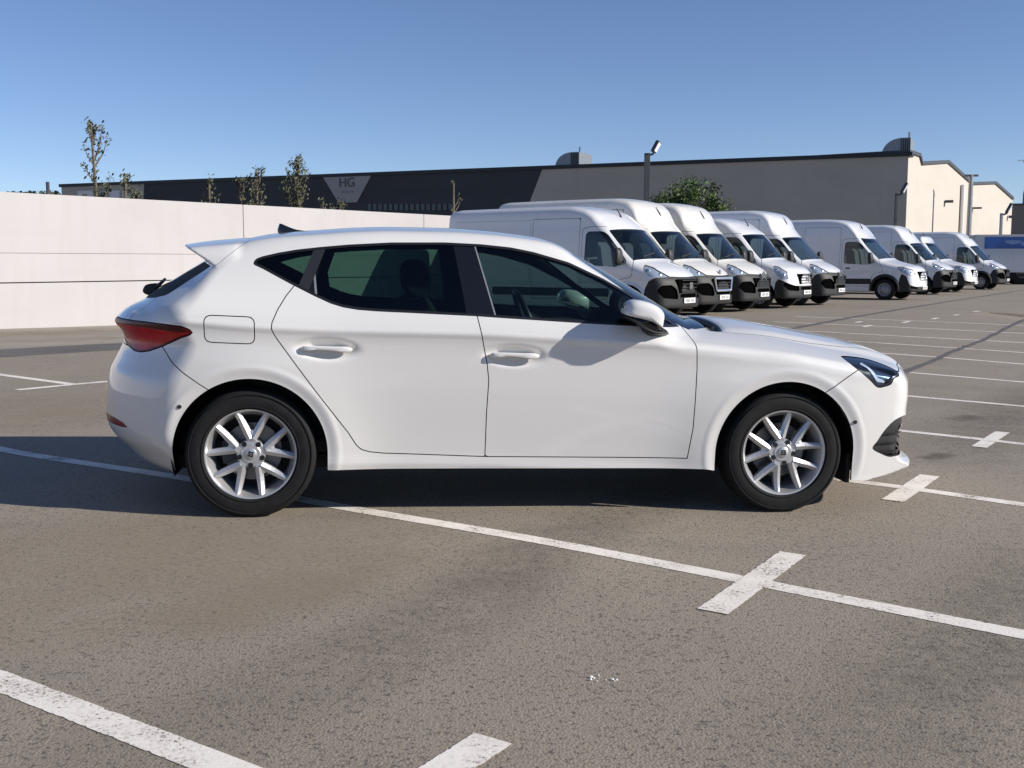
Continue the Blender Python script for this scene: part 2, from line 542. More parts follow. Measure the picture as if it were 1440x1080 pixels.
def mk_asphalt():
    t = NT('asphalt'); co = t.coord()
    big = t.noise(co, .16, 5, .6); mid = t.noise(co, 1.1, 6, .62); pat = t.noise(t.coord((.35, 1.2, 1), (0, 0, R(-36))), .9, 5, .6)
    fine = t.noise(co, 55, 4, .75); fine2 = t.noise(co, 150, 2, .7)
    base = t.ramp(big, [(.30, (.235, .197, .153)), (.52, (.285, .240, .187)), (.70, (.335, .281, .216))])
    c = t.mix(t.ramp(mid, [(.35, .0), (.70, .55)]), base, (.325, .275, .213))
    c = t.mix(t.ramp(pat, [(.55, 0), (.78, .5)]), c, (.150, .137, .124))
    c = t.mix(t.ramp(fine, [(.36, .85), (.47, 0)]), c, (.055, .052, .050))
    c = t.mix(t.ramp(fine2, [(.60, 0), (.74, .75)]), c, (.46, .43, .39))
    vo = t.n('TexVoronoi'); vo.feature = 'F1'; vo.inputs['Scale'].default_value = 120; t.l(co, vo.inputs['Vector'])
    spd = t.ramp(vo.outputs['Distance'], [(.05, 1), (.35, 0)])
    c = t.mix(t.math('MULTIPLY', spd, .22), c, (.07, .066, .062))
    # scattered dark pits and pale chips
    v2 = t.n('TexVoronoi'); v2.inputs['Scale'].default_value = 9; t.l(co, v2.inputs['Vector'])
    sel = t.n('SeparateColor'); t.l(v2.outputs['Color'], sel.inputs[0])
    pit = t.math('MULTIPLY', t.ramp(v2.outputs['Distance'], [(.02, 1), (.07, 0)]), t.math('GREATER_THAN', sel.outputs[0], .86))
    c = t.mix(t.math('MULTIPLY', pit, .8), c, (.03, .028, .027))
    v3 = t.n('TexVoronoi'); v3.inputs['Scale'].default_value = 5.3; t.l(co, v3.inputs['Vector'])
    sel3 = t.n('SeparateColor'); t.l(v3.outputs['Color'], sel3.inputs[0])
    chip = t.math('MULTIPLY', t.ramp(v3.outputs['Distance'], [(.012, 1), (.03, 0)]), t.math('GREATER_THAN', sel3.outputs[0], .75))
    c = t.mix(t.math('MULTIPLY', chip, .9), c, (.6, .58, .54))
    h = t.mix(.5, fine, vo.outputs['Distance'])
    t.bsdf(c, .88, 0, t.bump(h, .55, .006)); return t.m

def mk_line():
    t = NT('road_paint'); co = t.coord()
    f = t.noise(co, 70, 4, .75); m = t.noise(co, 5, 5, .6); e = t.noise(co, 26, 5, .7)
    wear = t.mix(.45, f, m)
    c = t.ramp(wear, [(.38, (.42, .375, .325)), (.45, (.72, .66, .59)), (.54, (.86, .80, .72))])
    at = t.n('Attribute'); at.attribute_name = 'fade'
    edge = t.ramp(t.math('ADD', at.outputs['Fac'], t.math('MULTIPLY', t.math('SUBTRACT', e, .5), 1.1)), [(.20, 0), (.30, 1)])
    hole = t.ramp(t.math('ADD', t.math('MULTIPLY', f, .62), t.math('MULTIPLY', m, .38)), [(.375, 0), (.43, 1)])
    b = t.n('BsdfPrincipled'); t.l(c, b.inputs['Base Color']); b.inputs['Roughness'].default_value = .8
    t.l(t.bump(f, .4, .004), b.inputs['Normal'])
    tr = t.n('BsdfTransparent'); mx = t.n('MixShader'); t.l(t.math('MULTIPLY', edge, hole), mx.inputs[0]); t.l(tr.outputs[0], mx.inputs[1]); t.l(b.outputs[0], mx.inputs[2])
    t.l(mx.outputs[0], t.o.inputs[0]); return t.m

def mk_wall():
    t = NT('precast_concrete'); co = t.coord()
    a = t.noise(co, .5, 5, .6); b = t.noise(t.coord((3, 3, .35)), 1.6, 5, .6); f = t.noise(co, 40, 3, .6)
    c = t.ramp(a, [(.3, (.455, .43, .425)), (.7, (.50, .475, .47))])
    c = t.mix(t.ramp(b, [(.52, 0), (.78, .45)]), c, (.44, .405, .38))
    vo = t.n('TexVoronoi'); vo.inputs['Scale'].default_value = .9; vo.distance = 'CHEBYCHEV'; t.l(co, vo.inputs['Vector'])
    c = t.mix(t.ramp(vo.outputs['Distance'], [(.44, 0), (.47, .12), (.6, 0)]), c, (.40, .375, .36))
    t.bsdf(c, .85, 0, t.bump(f, .2, .004)); return t.m

def mk_facade(name, col, k=.08):
    t = NT(name); co = t.coord()
    a = t.noise(t.coord((.3, .3, 1.2)), .5, 5, .6); s_ = t.noise(t.coord((1.5, 1.5, .08)), 1.2, 4, .6)
    c = t.mix(t.ramp(a, [(.3, 0), (.7, 1)]), tuple(x*(1-k) for x in col), tuple(x*(1+k) for x in col))
    c = t.mix(t.ramp(s_, [(.55, 0), (.8, .35)]), c, tuple(x*.8 for x in col))
    t.bsdf(c, .8); return t.m

MAT = {}
MAT['asphalt'] = mk_asphalt()
MAT['line'] = mk_line()
MAT['wall'] = mk_wall()
MAT['facade_grey'] = mk_facade('grey_cladding', (.43, .39, .325))
MAT['facade_black'] = mk_facade('black_cladding', (.042, .044, .050), .15)
MAT['facade_cream'] = mk_facade('cream_render', (.55, .50, .44), .05)
MAT['facade_lite'] = mk_facade('pale_panel', (.70, .69, .68), .03)
MAT['coping'] = simple('black_coping', (.012, .014, .02), .5)
MAT['dark_glass'] = simple('dark_window', (.015, .02, .03), .08)
MAT['white_paint'] = car_paint('white_car_paint', (.735, .722, .70))
MAT['van_white'] = car_paint('white_van_paint', (.74, .74, .75), .12, .4)
MAT['van_cream'] = car_paint('dusty_white_van_paint', (.73, .715, .675), .32, .42, .7)
MAT['inner'] = simple('dark_trim', (.012, .012, .013), .7)
MAT['opening'] = simple('dark_opening', (.003, .003, .003), .9, 0, Specular_IOR_Level=0.0)
MAT['headliner'] = simple('headliner', (.11, .11, .11), .9)
MAT['gap'] = simple('panel_gap', (.02, .02, .021), .7)
MAT['gloss_black'] = simple('gloss_black', (.008, .008, .009), .06, 0, Coat_Weight=.6)
MAT['satin_black'] = simple('satin_black', (.014, .014, .016), .33)
MAT['cstrip'] = simple('pillar_cover', (.026, .027, .03), .25)
MAT['plastic'] = simple('grained_black_plastic', (.022, .022, .023), .55, 0, .25, 40)
MAT['van_bumper'] = simple('weathered_black_plastic', (.014, .014, .014), .6, 0, .25, 9)
MAT['rubber'] = simple('tyre_rubber', (.010, .010, .0105), .75, 0, .3, 25, Specular_IOR_Level=.3)
MAT['alloy'] = simple('silver_alloy', (.60, .60, .61), .38, .7)
MAT['alloy_dark'] = simple('brushed_disc', (.20, .20, .20), .4, .9)
MAT['chrome'] = simple('chrome', (.8, .8, .8), .12, 1)
MAT['steel_wheel'] = simple('steel_wheel', (.30, .30, .31), .45, .5)
MAT['bolt'] = simple('black_bolt', (.006, .006, .006), .5)
MAT['glass_front'] = glass('front_side_glass', (.34, .46, .42))
MAT['glass_rear'] = glass('privacy_glass', (.20, .32, .275))
MAT['glass_screen'] = glass('windscreen_glass', (.62, .74, .70))
MAT['glass_tail'] = glass('rear_screen_glass', (.06, .07, .08), 1.32)
MAT['glass_van'] = glass('van_glass', (.55, .66, .68), 1.6)
MAT['lens'] = glass('clear_lens', (.80, .86, .94), 1.5)
MAT['lamp_blue'] = simple('lamp_bowl', (.13, .17, .24), .2, .5)  # blue of the reflected sky is put into the bowl's base colour
MAT['van_lamp'] = simple('van_lamp_bowl', (.55, .57, .58), .3, .3)
MAT['lamp_silver'] = simple('lamp_reflector', (.72, .74, .78), .22, .8)
MAT['lamp_white'] = simple('light_guide', (.85, .87, .9), .2)
MAT['red_lens'] = simple('red_lens', (.46, .010, .012), .35, 0, .3, 14, Coat_Weight=.08, Specular_IOR_Level=.3)
MAT['dark_red'] = simple('smoked_red_lens', (.07, .004, .006), .35, 0, Specular_IOR_Level=.3)
MAT['reflector_red'] = simple('red_reflector', (.22, .02, .012), .25)
MAT['seat'] = simple('seat_cloth', (.020, .021, .023), .9)
MAT['van_seat'] = simple('van_seat_cloth', (.09, .09, .095), .9)
MAT['plate'] = simple('number_plate_white', (.78, .78, .76), .4)
MAT['ink'] = simple('plate_ink', (.05, .05, .06), .5)
MAT['metal_grey'] = simple('galvanised_metal', (.30, .31, .32), .45, .5, .2)
MAT['metal_dark'] = simple('dark_painted_metal', (.06, .062, .07), .5, 0, .2)
MAT['pole_white'] = simple('pale_pole', (.62, .60, .56), .5)
MAT['bark'] = simple('bark', (.16, .13, .095), .9, 0, .3, 20)
MAT['leaf_olive'] = simple('olive_leaf', (.10, .105, .055), .75, 0, .35, 6)
MAT['leaf_green'] = simple('green_leaf', (.085, .14, .030), .7, 0, .4, 3)
MAT['leaf_dark'] = simple('dark_leaf', (.030, .055, .014), .75, 0, .4, 3)
MAT['truck_blue'] = simple('blue_print', (.05, .14, .42), .4, 0, .3, .8)
MAT['truck_white'] = simple('truck_white', (.62, .63, .66), .45, 0, .06)
MAT['tar'] = simple('tar_seal', (.12, .108, .095), .7, 0, .25, 4)
MAT['hills'] = simple('far_trees', (.05, .07, .05), .9, 0, .3, .1)
# ================================================================ the setting
SLOPE = .01905
def gz(x, y):
    return -SLOPE*x*(1 - float(sstep(13.0, 27.0, np.float64(y))))*(1 - float(sstep(9.0, 30.0, np.float64(abs(x)))))

def ground():
    xs = np.unique(np.concatenate([np.linspace(-36, 36, 73), np.sign(np.linspace(-1, 1, 41))*np.abs(np.linspace(-1, 1, 41))**3*1500 + 0]))
    ys = np.unique(np.concatenate([np.linspace(-6, 60, 89), np.linspace(60, 160, 12), [240, 400, 700, 1200, 2000, 2600], [-14, -40, -120, -400]]))
    X, Y = np.meshgrid(xs, ys, indexing='ij')
    Z = -SLOPE*X*(1 - sstep(13., 27., Y))*(1 - sstep(9., 30., np.abs(X)))
    v = np.stack([X, Y, Z], -1).reshape(-1, 3); n = len(ys)
    i, j = np.meshgrid(np.arange(len(xs)-1), np.arange(n-1), indexing='ij'); a = (i*n + j).ravel()
    f = np.stack([a, a + n, a + n + 1, a + 1], 1)
    o = raw('car_park_ground', v, f, MAT['asphalt'], smooth=True)
    tag(o, kind='structure')
    return o
ground()

def strip(name, pts, w, mat, lift, n=6, taper=None, jag=0, length_fade=False):
    """band lying on the ground along a polyline [(x, y)...], w wide; 'fade' runs 0 at the rim to 1 inside"""
    p = spline(pts, n, closed=False) if len(pts) > 2 else np.array([np.asarray(pts[0])*(1-t) + np.asarray(pts[1])*t for t in np.linspace(0, 1, 16)])
    v = []; f = []; fade = []; cols = (-.5, -.36, 0, .36, .5); k = len(cols)
    for i, q in enumerate(p):
        t = p[min(i+1, len(p)-1)] - p[max(i-1, 0)]; t = t/np.linalg.norm(t); nrm = np.array([-t[1], t[0]])
        for s_ in cols:
            c = q + nrm*w*(s_ + (random.uniform(-jag, jag) if jag and abs(s_) == .5 else 0))
            v.append((c[0], c[1], gz(c[0], c[1]) + lift)); fade.append(.25 if abs(s_) == .5 else (.75 if s_ else 1.0))
    for i in range(len(p)-1):
        for j in range(k-1): f.append((i*k+j, i*k+j+1, (i+1)*k+j+1, (i+1)*k+j))
    o = raw(name, v, f, mat, smooth=True)
    at = o.data.attributes.new('fade', 'FLOAT', 'POINT'); at.data.foreach_set('value', fade)
    return tag(o, kind='structure')

def soft_patch(name, pts, w, mat, lift, n=10):
    """thin stain on the tarmac whose cover fades out towards its rim"""
    p = spline(pts, n, closed=False); k = 9; v = []; fade = []; m = len(p)
    for i, q in enumerate(p):
        t = p[min(i+1, m-1)] - p[max(i-1, 0)]; t = t/np.linalg.norm(t); nrm = np.array([-t[1], t[0]])
        for j in range(k):
            u = -1 + 2*j/(k-1); c = q + nrm*w*.5*u
            v.append((c[0], c[1], gz(c[0], c[1]) + lift))
            fade.append(max(0, math.cos(u*math.pi/2))*math.sin(math.pi*i/(m-1))**.7)
    f = [(i*k+j, i*k+j+1, (i+1)*k+j+1, (i+1)*k+j) for i in range(m-1) for j in range(k-1)]
    me = bpy.data.meshes.new(name); me.from_pydata(v, [], f)
    a = me.attributes.new('fade', 'FLOAT', 'POINT'); a.data.foreach_set('value', fade)
    for q in me.polygons: q.use_smooth = True
    return tag(link(name, me, mat), kind='structure')

def stain(name, col, lo, hi, amount, sc=(18, 1.7)):
    t = NT(name); co = t.coord(); a = t.noise(co, sc[0], 5, .7); b = t.noise(co, sc[1], 5, .6)
    f = t.ramp(t.mix(.5, a, b), [(lo, 0), (hi, 1)])
    at = t.n('Attribute'); at.attribute_name = 'fade'
    f = t.math('MULTIPLY', t.math('MULTIPLY', f, at.outputs['Fac']), amount)
    tb = t.n('BsdfTransparent'); db = t.n('BsdfDiffuse'); db.inputs[0].default_value = (*col, 1)
    mx = t.n('MixShader'); t.l(f, mx.inputs[0]); t.l(tb.outputs[0], mx.inputs[1]); t.l(db.outputs[0], mx.inputs[2]); t.l(mx.outputs[0], t.o.inputs[0]); return t.m
# ================================================================ wheels
def torus_tyre(r_out, r_in, hw, grooves=True):
    p = []
    b = r_in
    side = [(b, hw*.80), (b+.006, hw*.93), (b+.022, hw*.985), (b+.045, hw*1.0), (r_out-.040, hw*.99), (r_out-.020, hw*.94), (r_out-.010, hw*.87), (r_out-.003, hw*.76)]
    p += [(r, -y) for r, y in side]
    if grooves:
        for c in (-.045, -.016, .016, .045):
            c *= hw/.1025
            p += [(r_out, c-.005), (r_out-.007, c-.004), (r_out-.007, c+.004), (r_out, c+.005)]
    p += [(r, y) for r, y in reversed(side)]
    return p

def make_tyre(parent, r_out=.316, r_in=.213, hw=.1025, n=96):
    g = G().lathe(torus_tyre(r_out, r_in, hw), n)
    g.v = [(x, y*(1 + (.05 if z < -r_out*.93 else 0)), max(z, -r_out + .006)) for x, y, z in g.v]
    # raised rings on the side wall
    for rr in (.232, .292):
        rr = rr*r_out/.316
        for s in (-1, 1):
            g.lathe([(rr-.003, s*(hw*.985)), (rr-.0015, s*(hw*1.012)), (rr+.0015, s*(hw*1.012)), (rr+.003, s*(hw*.985))], n)
    return g.build('tyre', MAT['rubber'], parent, smooth=True, angle=50)

def make_car_wheel(parent, rot, out):
    """out = -1: face towards -y"""
    w = empty('wheel'); w.parent = parent
    make_tyre(w)
    s = out
    # barrel + flange
    g = G()
    g.lathe([(.2135, s*.080), (.2215, s*.088), (.2225, s*.093), (.2195, s*.0965), (.2140, s*.0955), (.2085, s*.088), (.2050, s*.078), (.1960, s*.060),
             (.186, s*.03), (.186, -s*.085), (.198, -s*.095), (.21, -s*.09), (.205, -s*.07), (.196, s*.03), (.2135, s*.080)], 96)
    g.build('rim', MAT['alloy'], w, smooth=True, angle=28)
    # spokes: five V pairs
    for k in range(5):
        base = R(29 + 72*k) + rot
        for sg in (-1, 1):
            a0 = base + sg*R(4.5); a1 = base + sg*R(19.8)
            p0 = np.array([math.cos(base + sg*R(5)), math.sin(base + sg*R(5))])*.074; p1 = np.array([math.cos(a1), math.sin(a1)])*.2125
            dv = (p1 - p0)/np.linalg.norm(p1 - p0); tnv = np.array([-dv[1], dv[0]])
            pts = [(p0 + (p1-p0)*t, t) for t in np.linspace(0, 1, 7)]
            verts = []; faces = []
            for pp, t in pts:
                tn = np.array([tnv[0], 0, tnv[1]])
                wd = .0150 + .0045*math.sin(math.pi*min(1, .35 + t*.65)) - .0010*t
                yf = .085 - .009*math.sin(math.pi*t) + .006*t
                c = np.array([pp[0], 0, pp[1]])
                for off, y in ((-1.0, yf-.034), (-.95, yf-.011), (-.06, yf), (.06, yf), (.95, yf-.011), (1.0, yf-.034), (.5, yf-.044), (-.5, yf-.044)):
                    q = c + tn*wd*off; verts.append((q[0], s*y, q[2]))
            for i in range(6):
                for j in range(8): faces.append((i*8+j, i*8+(j+1) % 8, (i+1)*8+(j+1) % 8, (i+1)*8+j))
            faces += [tuple(range(8)), tuple(range(48, 56))]
            o = raw('spoke', verts, faces, MAT['alloy'], w)
        # web where the pair forks off the hub
        u = np.array([math.cos(base), math.sin(base)]); n_ = np.array([-u[1], u[0]]); vv = []
        for r_, hw_, yf in ((.040, .020, .080), (.070, .0215, .082), (.100, .0225, .079), (.116, .004, .074)):
            c2 = u*r_
            for off, y in ((-1, yf-.034), (-.8, yf-.004), (.8, yf-.004), (1, yf-.034)):
                q = c2 + n_*hw_*off; vv.append((q[0], s*y, q[1]))
        ff = [(i*4+j, i*4+(j+1) % 4, i*4+4+(j+1) % 4, i*4+4+j) for i in range(3) for j in range(4)] + [(0, 1, 2, 3), (12, 13, 14, 15)]
        raw('spoke_web', vv, ff, MAT['alloy'], w)
    # hub
    hp = [(.0, s*.081), (.044, s*.081), (.048, s*.078), (.066, s*.076), (.070, s*.070), (.070, s*.02), (0, s*.02)]
    G().lathe(hp, 60).build('hub', MAT['alloy'], w, smooth=True, angle=25)
    cp = G().lathe([(0, s*.088), (.024, s*.0875), (.0275, s*.085), (.0275, s*.079)], 40).build('centre_cap', MAT['alloy'], w, smooth=True, angle=40)
    # slashed emblem on the cap
    e = G()
    for poly in ([(-.013,-.004),(-.013,.013),(.017,.013),(.010,.0065),(-.006,.0065),(-.006,.002)], [(.013,.004),(.013,-.013),(-.017,-.013),(-.010,-.0065),(.006,-.0065),(.006,-.002)],
                 [(-.006,.0005),(.0125,.0075),(.006,-.0005),(-.0125,-.0075)]):
        cr, sr = math.cos(rot), math.sin(rot)
        e.prism(poly, lambda p: (-s*(p[0]*cr - p[1]*sr), s*.0870, p[0]*sr + p[1]*cr), lambda p: (-s*(p[0]*cr - p[1]*sr), s*.0895, p[0]*sr + p[1]*cr))
    e.build('emblem', MAT['bolt'], w)
    for k in range(5):
        a = R(65 + 72*k) + rot
        c = (.057*math.cos(a), .057*math.sin(a))
        b = G()
        n = 20
        ring = [(c[0] + .0125*math.cos(t), c[1] + .0125*math.sin(t)) for t in np.linspace(0, 2*math.pi, n, endpoint=False)]
        b.prism(ring, lambda p: (p[0], s*.05, p[1]), lambda p: (p[0], s*.0815, p[1]))
        b.build('wheel_bolt', MAT['bolt'], w)
    # brake disc and dark space behind
    d = G().lathe([(0, s*.012), (.070, s*.012), (.072, s*-.004), (.142, s*-.004), (.142, s*-.026), (0, s*-.026)], 60)
    d.build('brake_disc', MAT['alloy_dark'], w, smooth=True, angle=30)
    ca = G()
    arc = [(.148*math.cos(t), .148*math.sin(t)) for t in np.linspace(R(150), R(205), 8)] + [(.082*math.cos(t), .082*math.sin(t)) for t in np.linspace(R(205), R(150), 8)]
    ca.prism(arc, lambda p: (p[0], s*.02, p[1]), lambda p: (p[0], s*-.06, p[1]))
    ca.build('brake_calliper', MAT['metal_dark'], w, bevel=.004)
    G().lathe([(0, -s*.06), (.185, -s*.06), (.185, -s*.07), (0, -s*.07)], 40).build('dust_shield', MAT['inner'], w)
    return w

# ================================================================ the white hatchback
CAR_TH = 0.12537829; CAR_O = (-1.37657589, 6.10308143)
def car_frame():
    n = Vector((SLOPE, 0, 1)).normalized()
    a = Vector((math.cos(CAR_TH), math.sin(CAR_TH), 0)); a = (a - n*a.dot(n)).normalized()
    b = n.cross(a)
    m = Matrix((a, b, n)).transposed().to_4x4()
    m.translation = Vector((CAR_O[0], CAR_O[1], -SLOPE*CAR_O[0]))
    return m

DLO = np.array([(.004,1.226),(.006,1.243),(.018,1.256),(.045,1.267),(.12,1.286),(.208,1.303),(.322,1.318),(.462,1.333),(.672,1.348),(.939,1.354),(1.119,1.349),(1.274,1.336),(1.391,1.315),(1.573,1.266),(1.752,1.187),(1.882,1.118),(2.043,1.012),(2.150,.955),
                (2.155,.947),(2.10,.947),(1.9,.955),(1.635,.966),(1.191,.989),(1.086,.995),(.757,1.007),(.603,1.012),(.51,1.018),(.44,1.029),(.381,1.046),(.303,1.080),(.175,1.142),(.052,1.205),(.018,1.220)])
RDOOR = np.array([(.240,1.20),(.205,1.128),(.170,1.082),(.132,1.015),(.108,.955),(.105,.925),(.116,.900),(.133,.873),(.206,.771),(.306,.634),(.469,.418),(.489,.385),(.506,.358),(.530,.335),(.572,.322),(.641,.314),(1.142,.294),
                  (1.144,.524),(1.151,.682),(1.140,.77),(1.110,.91),(1.090,.995),(1.088,1.03),(.6,1.06),(.4,1.12)])
FDOOR = np.array([(1.142,.294),(2.175,.285),(2.195,.44),(2.199,.60),(2.201,.75),(2.197,.815),(2.193,.885),(2.183,.922),(2.170,.952),(2.13,.97),(1.6,1.02),(1.088,1.03),
                  (1.090,.995),(1.110,.91),(1.140,.77),(1.151,.682),(1.144,.524)])
TAIL = np.array([(-.84,.945),(-.72,.944),(-.503,.942),(-.40,.938),(-.312,.931),(-.275,.918),(-.262,.902),(-.275,.890),(-.315,.876),(-.424,.825),(-.50,.797),(-.549,.788),(-.590,.790),(-.625,.803),(-.69,.83),(-.84,.845)])
HEAD = np.array([(3.016,.799),(3.03,.803),(3.10,.798),(3.19,.784),(3.265,.757),(3.305,.728),(3.300,.712),(3.262,.700),(3.246,.672),(3.21,.660),(3.176,.655),(3.155,.664),(3.123,.693),(3.03,.767)])
FOG = np.array([(3.60,.492),(3.40,.492),(3.355,.498),(3.286,.479),(3.229,.426),(3.190,.370),(3.166,.334),(3.22,.306),(3.275,.286),(3.34,.290),(3.60,.300)])
REFL = np.array([(-.86,.447),(-.745,.452),(-.70,.450),(-.640,.436),(-.606,.416),(-.65,.412),(-.745,.412),(-.86,.412)])
RBUMP = np.array([(-1.2,.86),(-.56,.80),(-.424,.828),(-.398,.800),(-.363,.756),(-.298,.703),(-.21,.642),(-.15,.60),(-.20,.1),(-1.2,.1)])
FBUMP = np.array([(2.84,.60),(2.894,.642),(3.02,.727),(3.10,.77),(3.32,.73),(3.38,.745),(3.45,.76),(3.8,.77),(3.8,.05),(2.8,.05)])
FLAP = rounded([(-.207,.986),(.026,.979),(.027,.851),(-.207,.858)], .035, 5)

def build_hatchback():
    root = empty('hatchback_car', label='white five-door hatchback parked side-on in the foreground', cat='car')
    P_ = MAT['white_paint']
    H = implicit(body_f, (-.96, -.96, .12), (3.70, .03, 1.50), .0105)
    H, _ = H.split(H.v[:, 1])                                     # near half (y < 0)
    _, H = H.split(H.v[:, 2] - (ZB(H.v[:, 0]) + .013))            # open underside
    for cxx in (0., WB):
        r = np.hypot(H.v[:, 0] - cxx, H.v[:, 2] - .316) - .369
        r = np.where(H.v[:, 2] < .316, np.maximum(np.abs(H.v[:, 0] - cxx) - .369, -.4), r)
        _, H = H.split(r)
    gaps = None; liners = None
    def cut(m, d):
        """separate d<0 from the rest, leaving a 5 mm shut line"""
        nonlocal gaps
        a, rest = m.split(d(m) + .0024)
        g, rest = rest.split(d(rest) - .0024)
        if len(g.f):
            g = g.offset(.011); gaps = g if gaps is None else gaps.plus(g)
        return a, rest
    side = lambda poly: (lambda m: poly_sd(m.P(), poly))
    # --- glasshouse
    GH, H = H.split(poly_sd(H.P(), DLO))
    TR, GH = GH.split(-(poly_sd(GH.P(), DLO) + .013))              # trim ring | inside
    TR, GH = (TR, GH) if len(TR.f) < len(GH.f) else (GH, TR)
    GH = GH.offset(.004)
    L1 = ((.226,1.128),(.295,1.308)); L2 = ((.284,1.129),(.351,1.309)); L3 = ((.306,1.082),(.281,1.311)); La = ((1.040,1.001),(.985,1.333)); Lb = ((1.177,.996),(1.089,1.335))
    ld = lambda m, L: line_sd(m.P(), L[0], L[1])                   # >0 in front of the line
    quarter, q = GH.split(ld(GH, L1)); cstrip, q = q.split(ld(q, L2)); tri, q = q.split(ld(q, L3))
    bar, q = q.split(ld(q, L3) - .010); rear_g, q = q.split(ld(q, La)); bpil, q = q.split(ld(q, Lb))
    bbar, front_g = q.split(ld(q, Lb) - .007)
    # --- windscreen, rear screen, bonnet
    ex = np.linspace(1.4, 3.2, 200); ey = edge_y(ex)
    def d_ws(m):
        x, y = m.v[:, 0], np.abs(m.v[:, 1]); xx = x + .36*y**4*sstep(1.35, 1.75, x)
        d = np.maximum(y - (np.interp(x, ex, ey) - .095 - .14*sstep(1.75, 2.25, x)), np.maximum(1.632 - xx, xx - 2.395))
        return np.where((m.v[:, 2] > .93) & (x > 1.3), d, .5)
    WS, H = H.split(d_ws(H))
    def d_cowl(m):
        x, y = m.v[:, 0], np.abs(m.v[:, 1]); xx = x + .36*y**4*sstep(1.35, 1.75, x)*sstep(2.75, 2.35, x)
        d = np.maximum(y - .60, np.maximum(2.395 - xx, xx - 2.448))
        return np.where((m.v[:, 2] > .90) & (x > 2.2) & (x < 2.8), d, .5)
    CW, H = H.split(d_cowl(H))
    def d_hood(m):
        x, y, z = m.v[:, 0], np.abs(m.v[:, 1]), m.v[:, 2]; xx = x + .36*y**4*sstep(1.35, 1.75, x)*sstep(2.75, 2.35, x)
        yl = np.interp(x, [2.2, 2.5, 2.9, 3.1, 3.3, 3.5], [.60, .60, .58, .55, .50, .42])
        d = np.maximum(y - yl, np.maximum(2.452 - xx, (.752 - z)))
        return np.where(x > 2.1, d, .5)
    HOOD, H = cut(H, d_hood)
    glr = [(-.150,1.252),(-.300,1.155),(-.36,1.112),(-.419,1.069),(-.50,1.050),(-.60,1.040),(-.640,1.030),(-.9,1.06),(-.6,1.5),(-.09,1.40),(-.09,1.32)]
    und = lambda m: m.v[:, 0] - x_under(np.abs(m.v[:, 1]), m.v[:, 2]) + .014
    RG, H = H.split(np.maximum(poly_sd(H.P(), rounded(glr, .02)), und(H)))
    SPO = np.array([(-.020,1.47),(-.022,1.372),(-.043,1.333),(-.171,1.222),(-.30,1.19),(-.7,1.20),(-.7,1.47)])
    SPL, H = H.split(poly_sd(H.P(), SPO) + .0014); _, H = H.split(poly_sd(H.P(), SPO) - .0004)
    # --- lamps, bumpers, doors, flap
    yb = lambda m, lim: np.abs(m.v[:, 1]) - lim
    TL, H = cut(H, lambda m: np.maximum(poly_sd(m.P(), TAIL), -yb(m, .33)))
    HL, H = cut(H, lambda m: np.maximum(poly_sd(m.P(), spline(HEAD, 3)), -yb(m, .50)))
    FG, H = cut(H, lambda m: np.maximum(poly_sd(m.P(), spline(FOG, 3)), -yb(m, .47)))
    RF, H = H.split(np.maximum(poly_sd(H.P(), REFL), -yb(H, .30)))
    RD, H = cut(H, side(RDOOR)); FD, H = cut(H, side(FDOOR)); FL, H = cut(H, side(FLAP))
    RB, H = cut(H, side(RBUMP)); FB, H = cut(H, side(FBUMP))
    def d_gate(m):
        x, y, z = m.v[:, 0], np.abs(m.v[:, 1]), m.v[:, 2]
        yl = np.interp(z, [.5, .66, .80, .94, 1.03, 1.3], [.44, .50, .56, .60, .56, .5])
        return np.where((x < -.4) & (z > .52), np.maximum(y - yl, .60 - z), .5)
    TG, H = cut(H, d_gate)
    dep = .014
    def part(name, m, mat, parent=root, rim=True):
        return mesh_obj(name, m.rim(dep) if rim else m, mat, parent)
    body = part('body', H.both(), P_)
    part('bonnet', HOOD.both(), P_); gate = part('tailgate', TG.both(), P_); part('spoiler', SPL.both(), P_, gate)
    fb = part('front_bumper', FB.both(), P_); rb = part('rear_bumper', RB.both(), P_)
    part('windscreen', WS.both(), MAT['glass_screen'], rim=False)
    part('cowl_panel', CW.both(), MAT['plastic'])
    gin = poly_sd(RG.P(), rounded(glr, .02)) + .065
    RG, RBD = RG.split(np.where(RG.v[:, 1] < -.30, gin, -.1))
    rs = part('rear_screen', RG.both(), MAT['glass_tail'], gate, rim=False)
    part('screen_border', RBD, MAT['inner'], gate, rim=False); part('screen_border', RBD.mirror(), MAT['inner'], gate, rim=False)
    for k in (0, 1):
        mm = (lambda m: m) if k == 0 else (lambda m: m.mirror())
        fd = part('front_door', mm(FD), P_); rd = part('rear_door', mm(RD), P_)
        part('window_glass', mm(front_g), MAT['glass_front'], fd, False)
        part('window_glass', mm(rear_g), MAT['glass_rear'], rd, False)
        part('quarter_glass', mm(quarter), MAT['glass_rear'], root, False)
        part('window_trim', mm(TR), MAT['satin_black'])
        part('pillar_cover', mm(cstrip.offset(-.003)), MAT['cstrip'])
        part('pillar_panel', mm(bpil), MAT['gloss_black']); part('pillar_panel', mm(tri), MAT['gloss_black'])
        part('window_bar', mm(bar.offset(-.002)), MAT['metal_grey']); part('window_bar', mm(bbar.offset(-.002)), MAT['metal_grey'])
        part('fuel_flap', FL, P_) if k == 0 else part('body_panel', FL.mirror(), P_)
        t = part('tail_lamp', mm(TL), MAT['red_lens'])
        # smoked border of the lamp
        ins = poly_sd(TL.P(), TAIL)
        edge, core = TL.split(-(ins + .012)); edge = edge if len(edge.f) < len(core.f) else core
        a_, e_ = TL.split(ins + .009)
        part('lamp_border', mm(e_.offset(-.0015)), MAT['dark_red'], t, False)
        top = np.array([(-.9,.945),(-.28,.932),(-.28,.90),(-.50,.915),(-.9,.921)])
